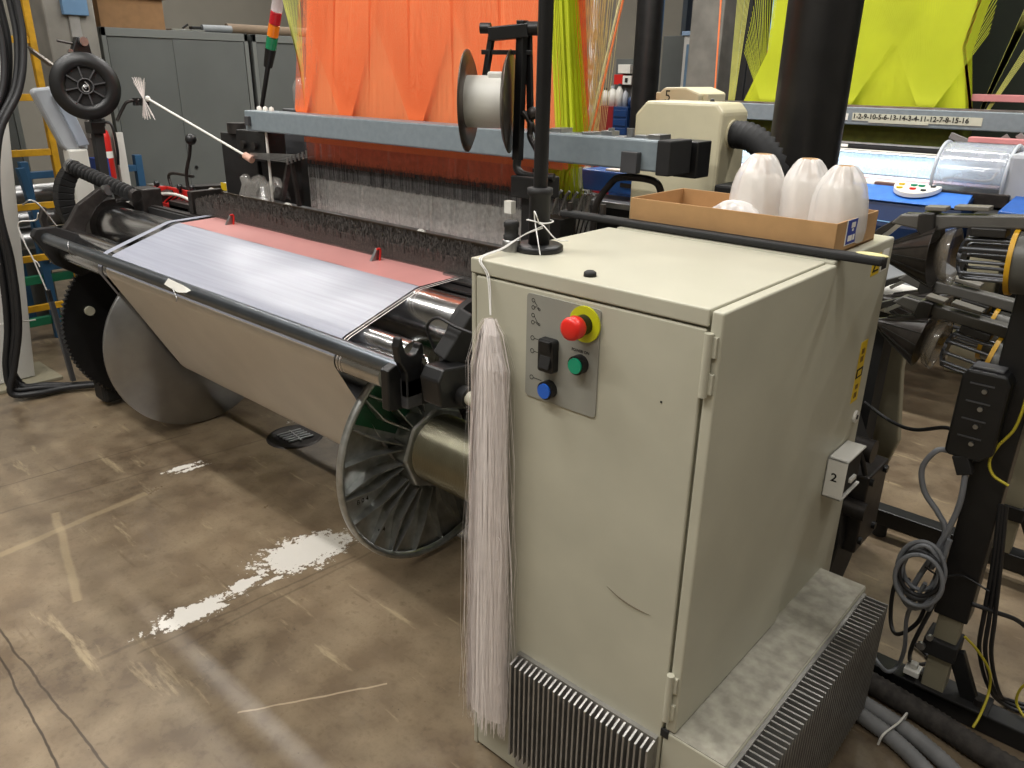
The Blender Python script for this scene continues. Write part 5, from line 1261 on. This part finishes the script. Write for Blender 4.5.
g2=thing('signal_tower','small signal light glowing amber beyond the second loom','signal light',(-2.46,5.6,0))
MB().cyl((-2.46,5.6,0),(-2.46,5.6,1.55),.02,n=12).obj('pole',WHITEP,g2)
for i,c in enumerate(((60,140,60),(240,160,30),(240,120,40),(220,216,200))):
    MB().cyl((-2.46,5.6,1.55+.09*i),(-2.46,5.6,1.635+.09*i),.036,n=18).obj('lens',mat('far_lens_%d'%i,c,.3,0,0),g2)
# shelf of bottles
sh=thing('tool_cabinet','dark blue and red tool cabinet with bottles on top in the background','tool cabinet',(-4.45,6.6,0))
MB().box(-4.46,-4.30,6.45,6.8,0,1.33).obj('blue_section',BLUED,sh,.005)
MB().box(-4.66,-4.46,6.45,6.8,0,1.33).obj('red_section',mat('dark_red_enamel',(120,22,28),.45,0,.06),sh,.005)
for i in range(6): MB().box(-4.45,-4.31,6.44,6.45,1.24-.08*i,1.30-.08*i).obj('drawer_front',BLUED,sh,.003)
bl=['tall white bottle with grey cap at the left of the tool cabinet top','squat white canister beside the tall white bottle','white bottle with dark cap in the middle of the tool cabinet top','slim grey bottle right of the dark capped one','small blue bottle at the right end of the tool cabinet top']
for i,(x,h,r,c) in enumerate(((-4.63,.16,.035,WHITEP),(-4.55,.18,.04,WHITEP),(-4.47,.20,.034,WHITEP),(-4.40,.16,.026,LGREY),(-4.34,.10,.026,BLUED))):
    t=thing('bottle',bl[i],'bottle',(x,6.55,1.33),'bottles on the tool cabinet')
    MB().lathe([(0,0),(r,0),(r,h*.7),(r*.4,h*.85),(r*.4,h*.9),(0,h*.9)],(x,6.55,1.33),(0,0,1),18).obj('bottle_body',c,t)
    MB().cyl((x,6.55,1.33+h*.88),(x,6.55,1.33+h),r*.45,n=12).obj('cap',DGREY if i!=1 else LGREY,t)
nb=thing('notice_boxes','small red and white boxes mounted above the tool cabinet','boxes',(-4.6,6.75,1.5))
MB().box(-4.66,-4.56,6.72,6.8,1.52,1.61).obj('red_box',RED,nb,.003)
MB().box(-4.56,-4.46,6.72,6.8,1.52,1.60).obj('white_box',WHITEP,nb,.003)
MB().box(-4.62,-4.48,6.72,6.8,1.62,1.70).obj('white_box',WHITEP,nb,.003)
MB().box(-4.53,-4.50,6.715,6.72,1.54,1.58).obj('black_mark',INK,nb)
MB().box(-4.70,-4.42,6.8,6.82,0,1.75).obj('backboard',LOCK,nb,.003)
tag(MB().cyl((-4.40,6.0,0),(-4.40,6.0,2.6),.035,n=18).obj('white_post',WHITEC),'thin white post in front of the tool cabinet','post')
struct(MB().box(-9.0,-4.9,8.3,8.4,0,H).obj('wall_partition',WALLM))
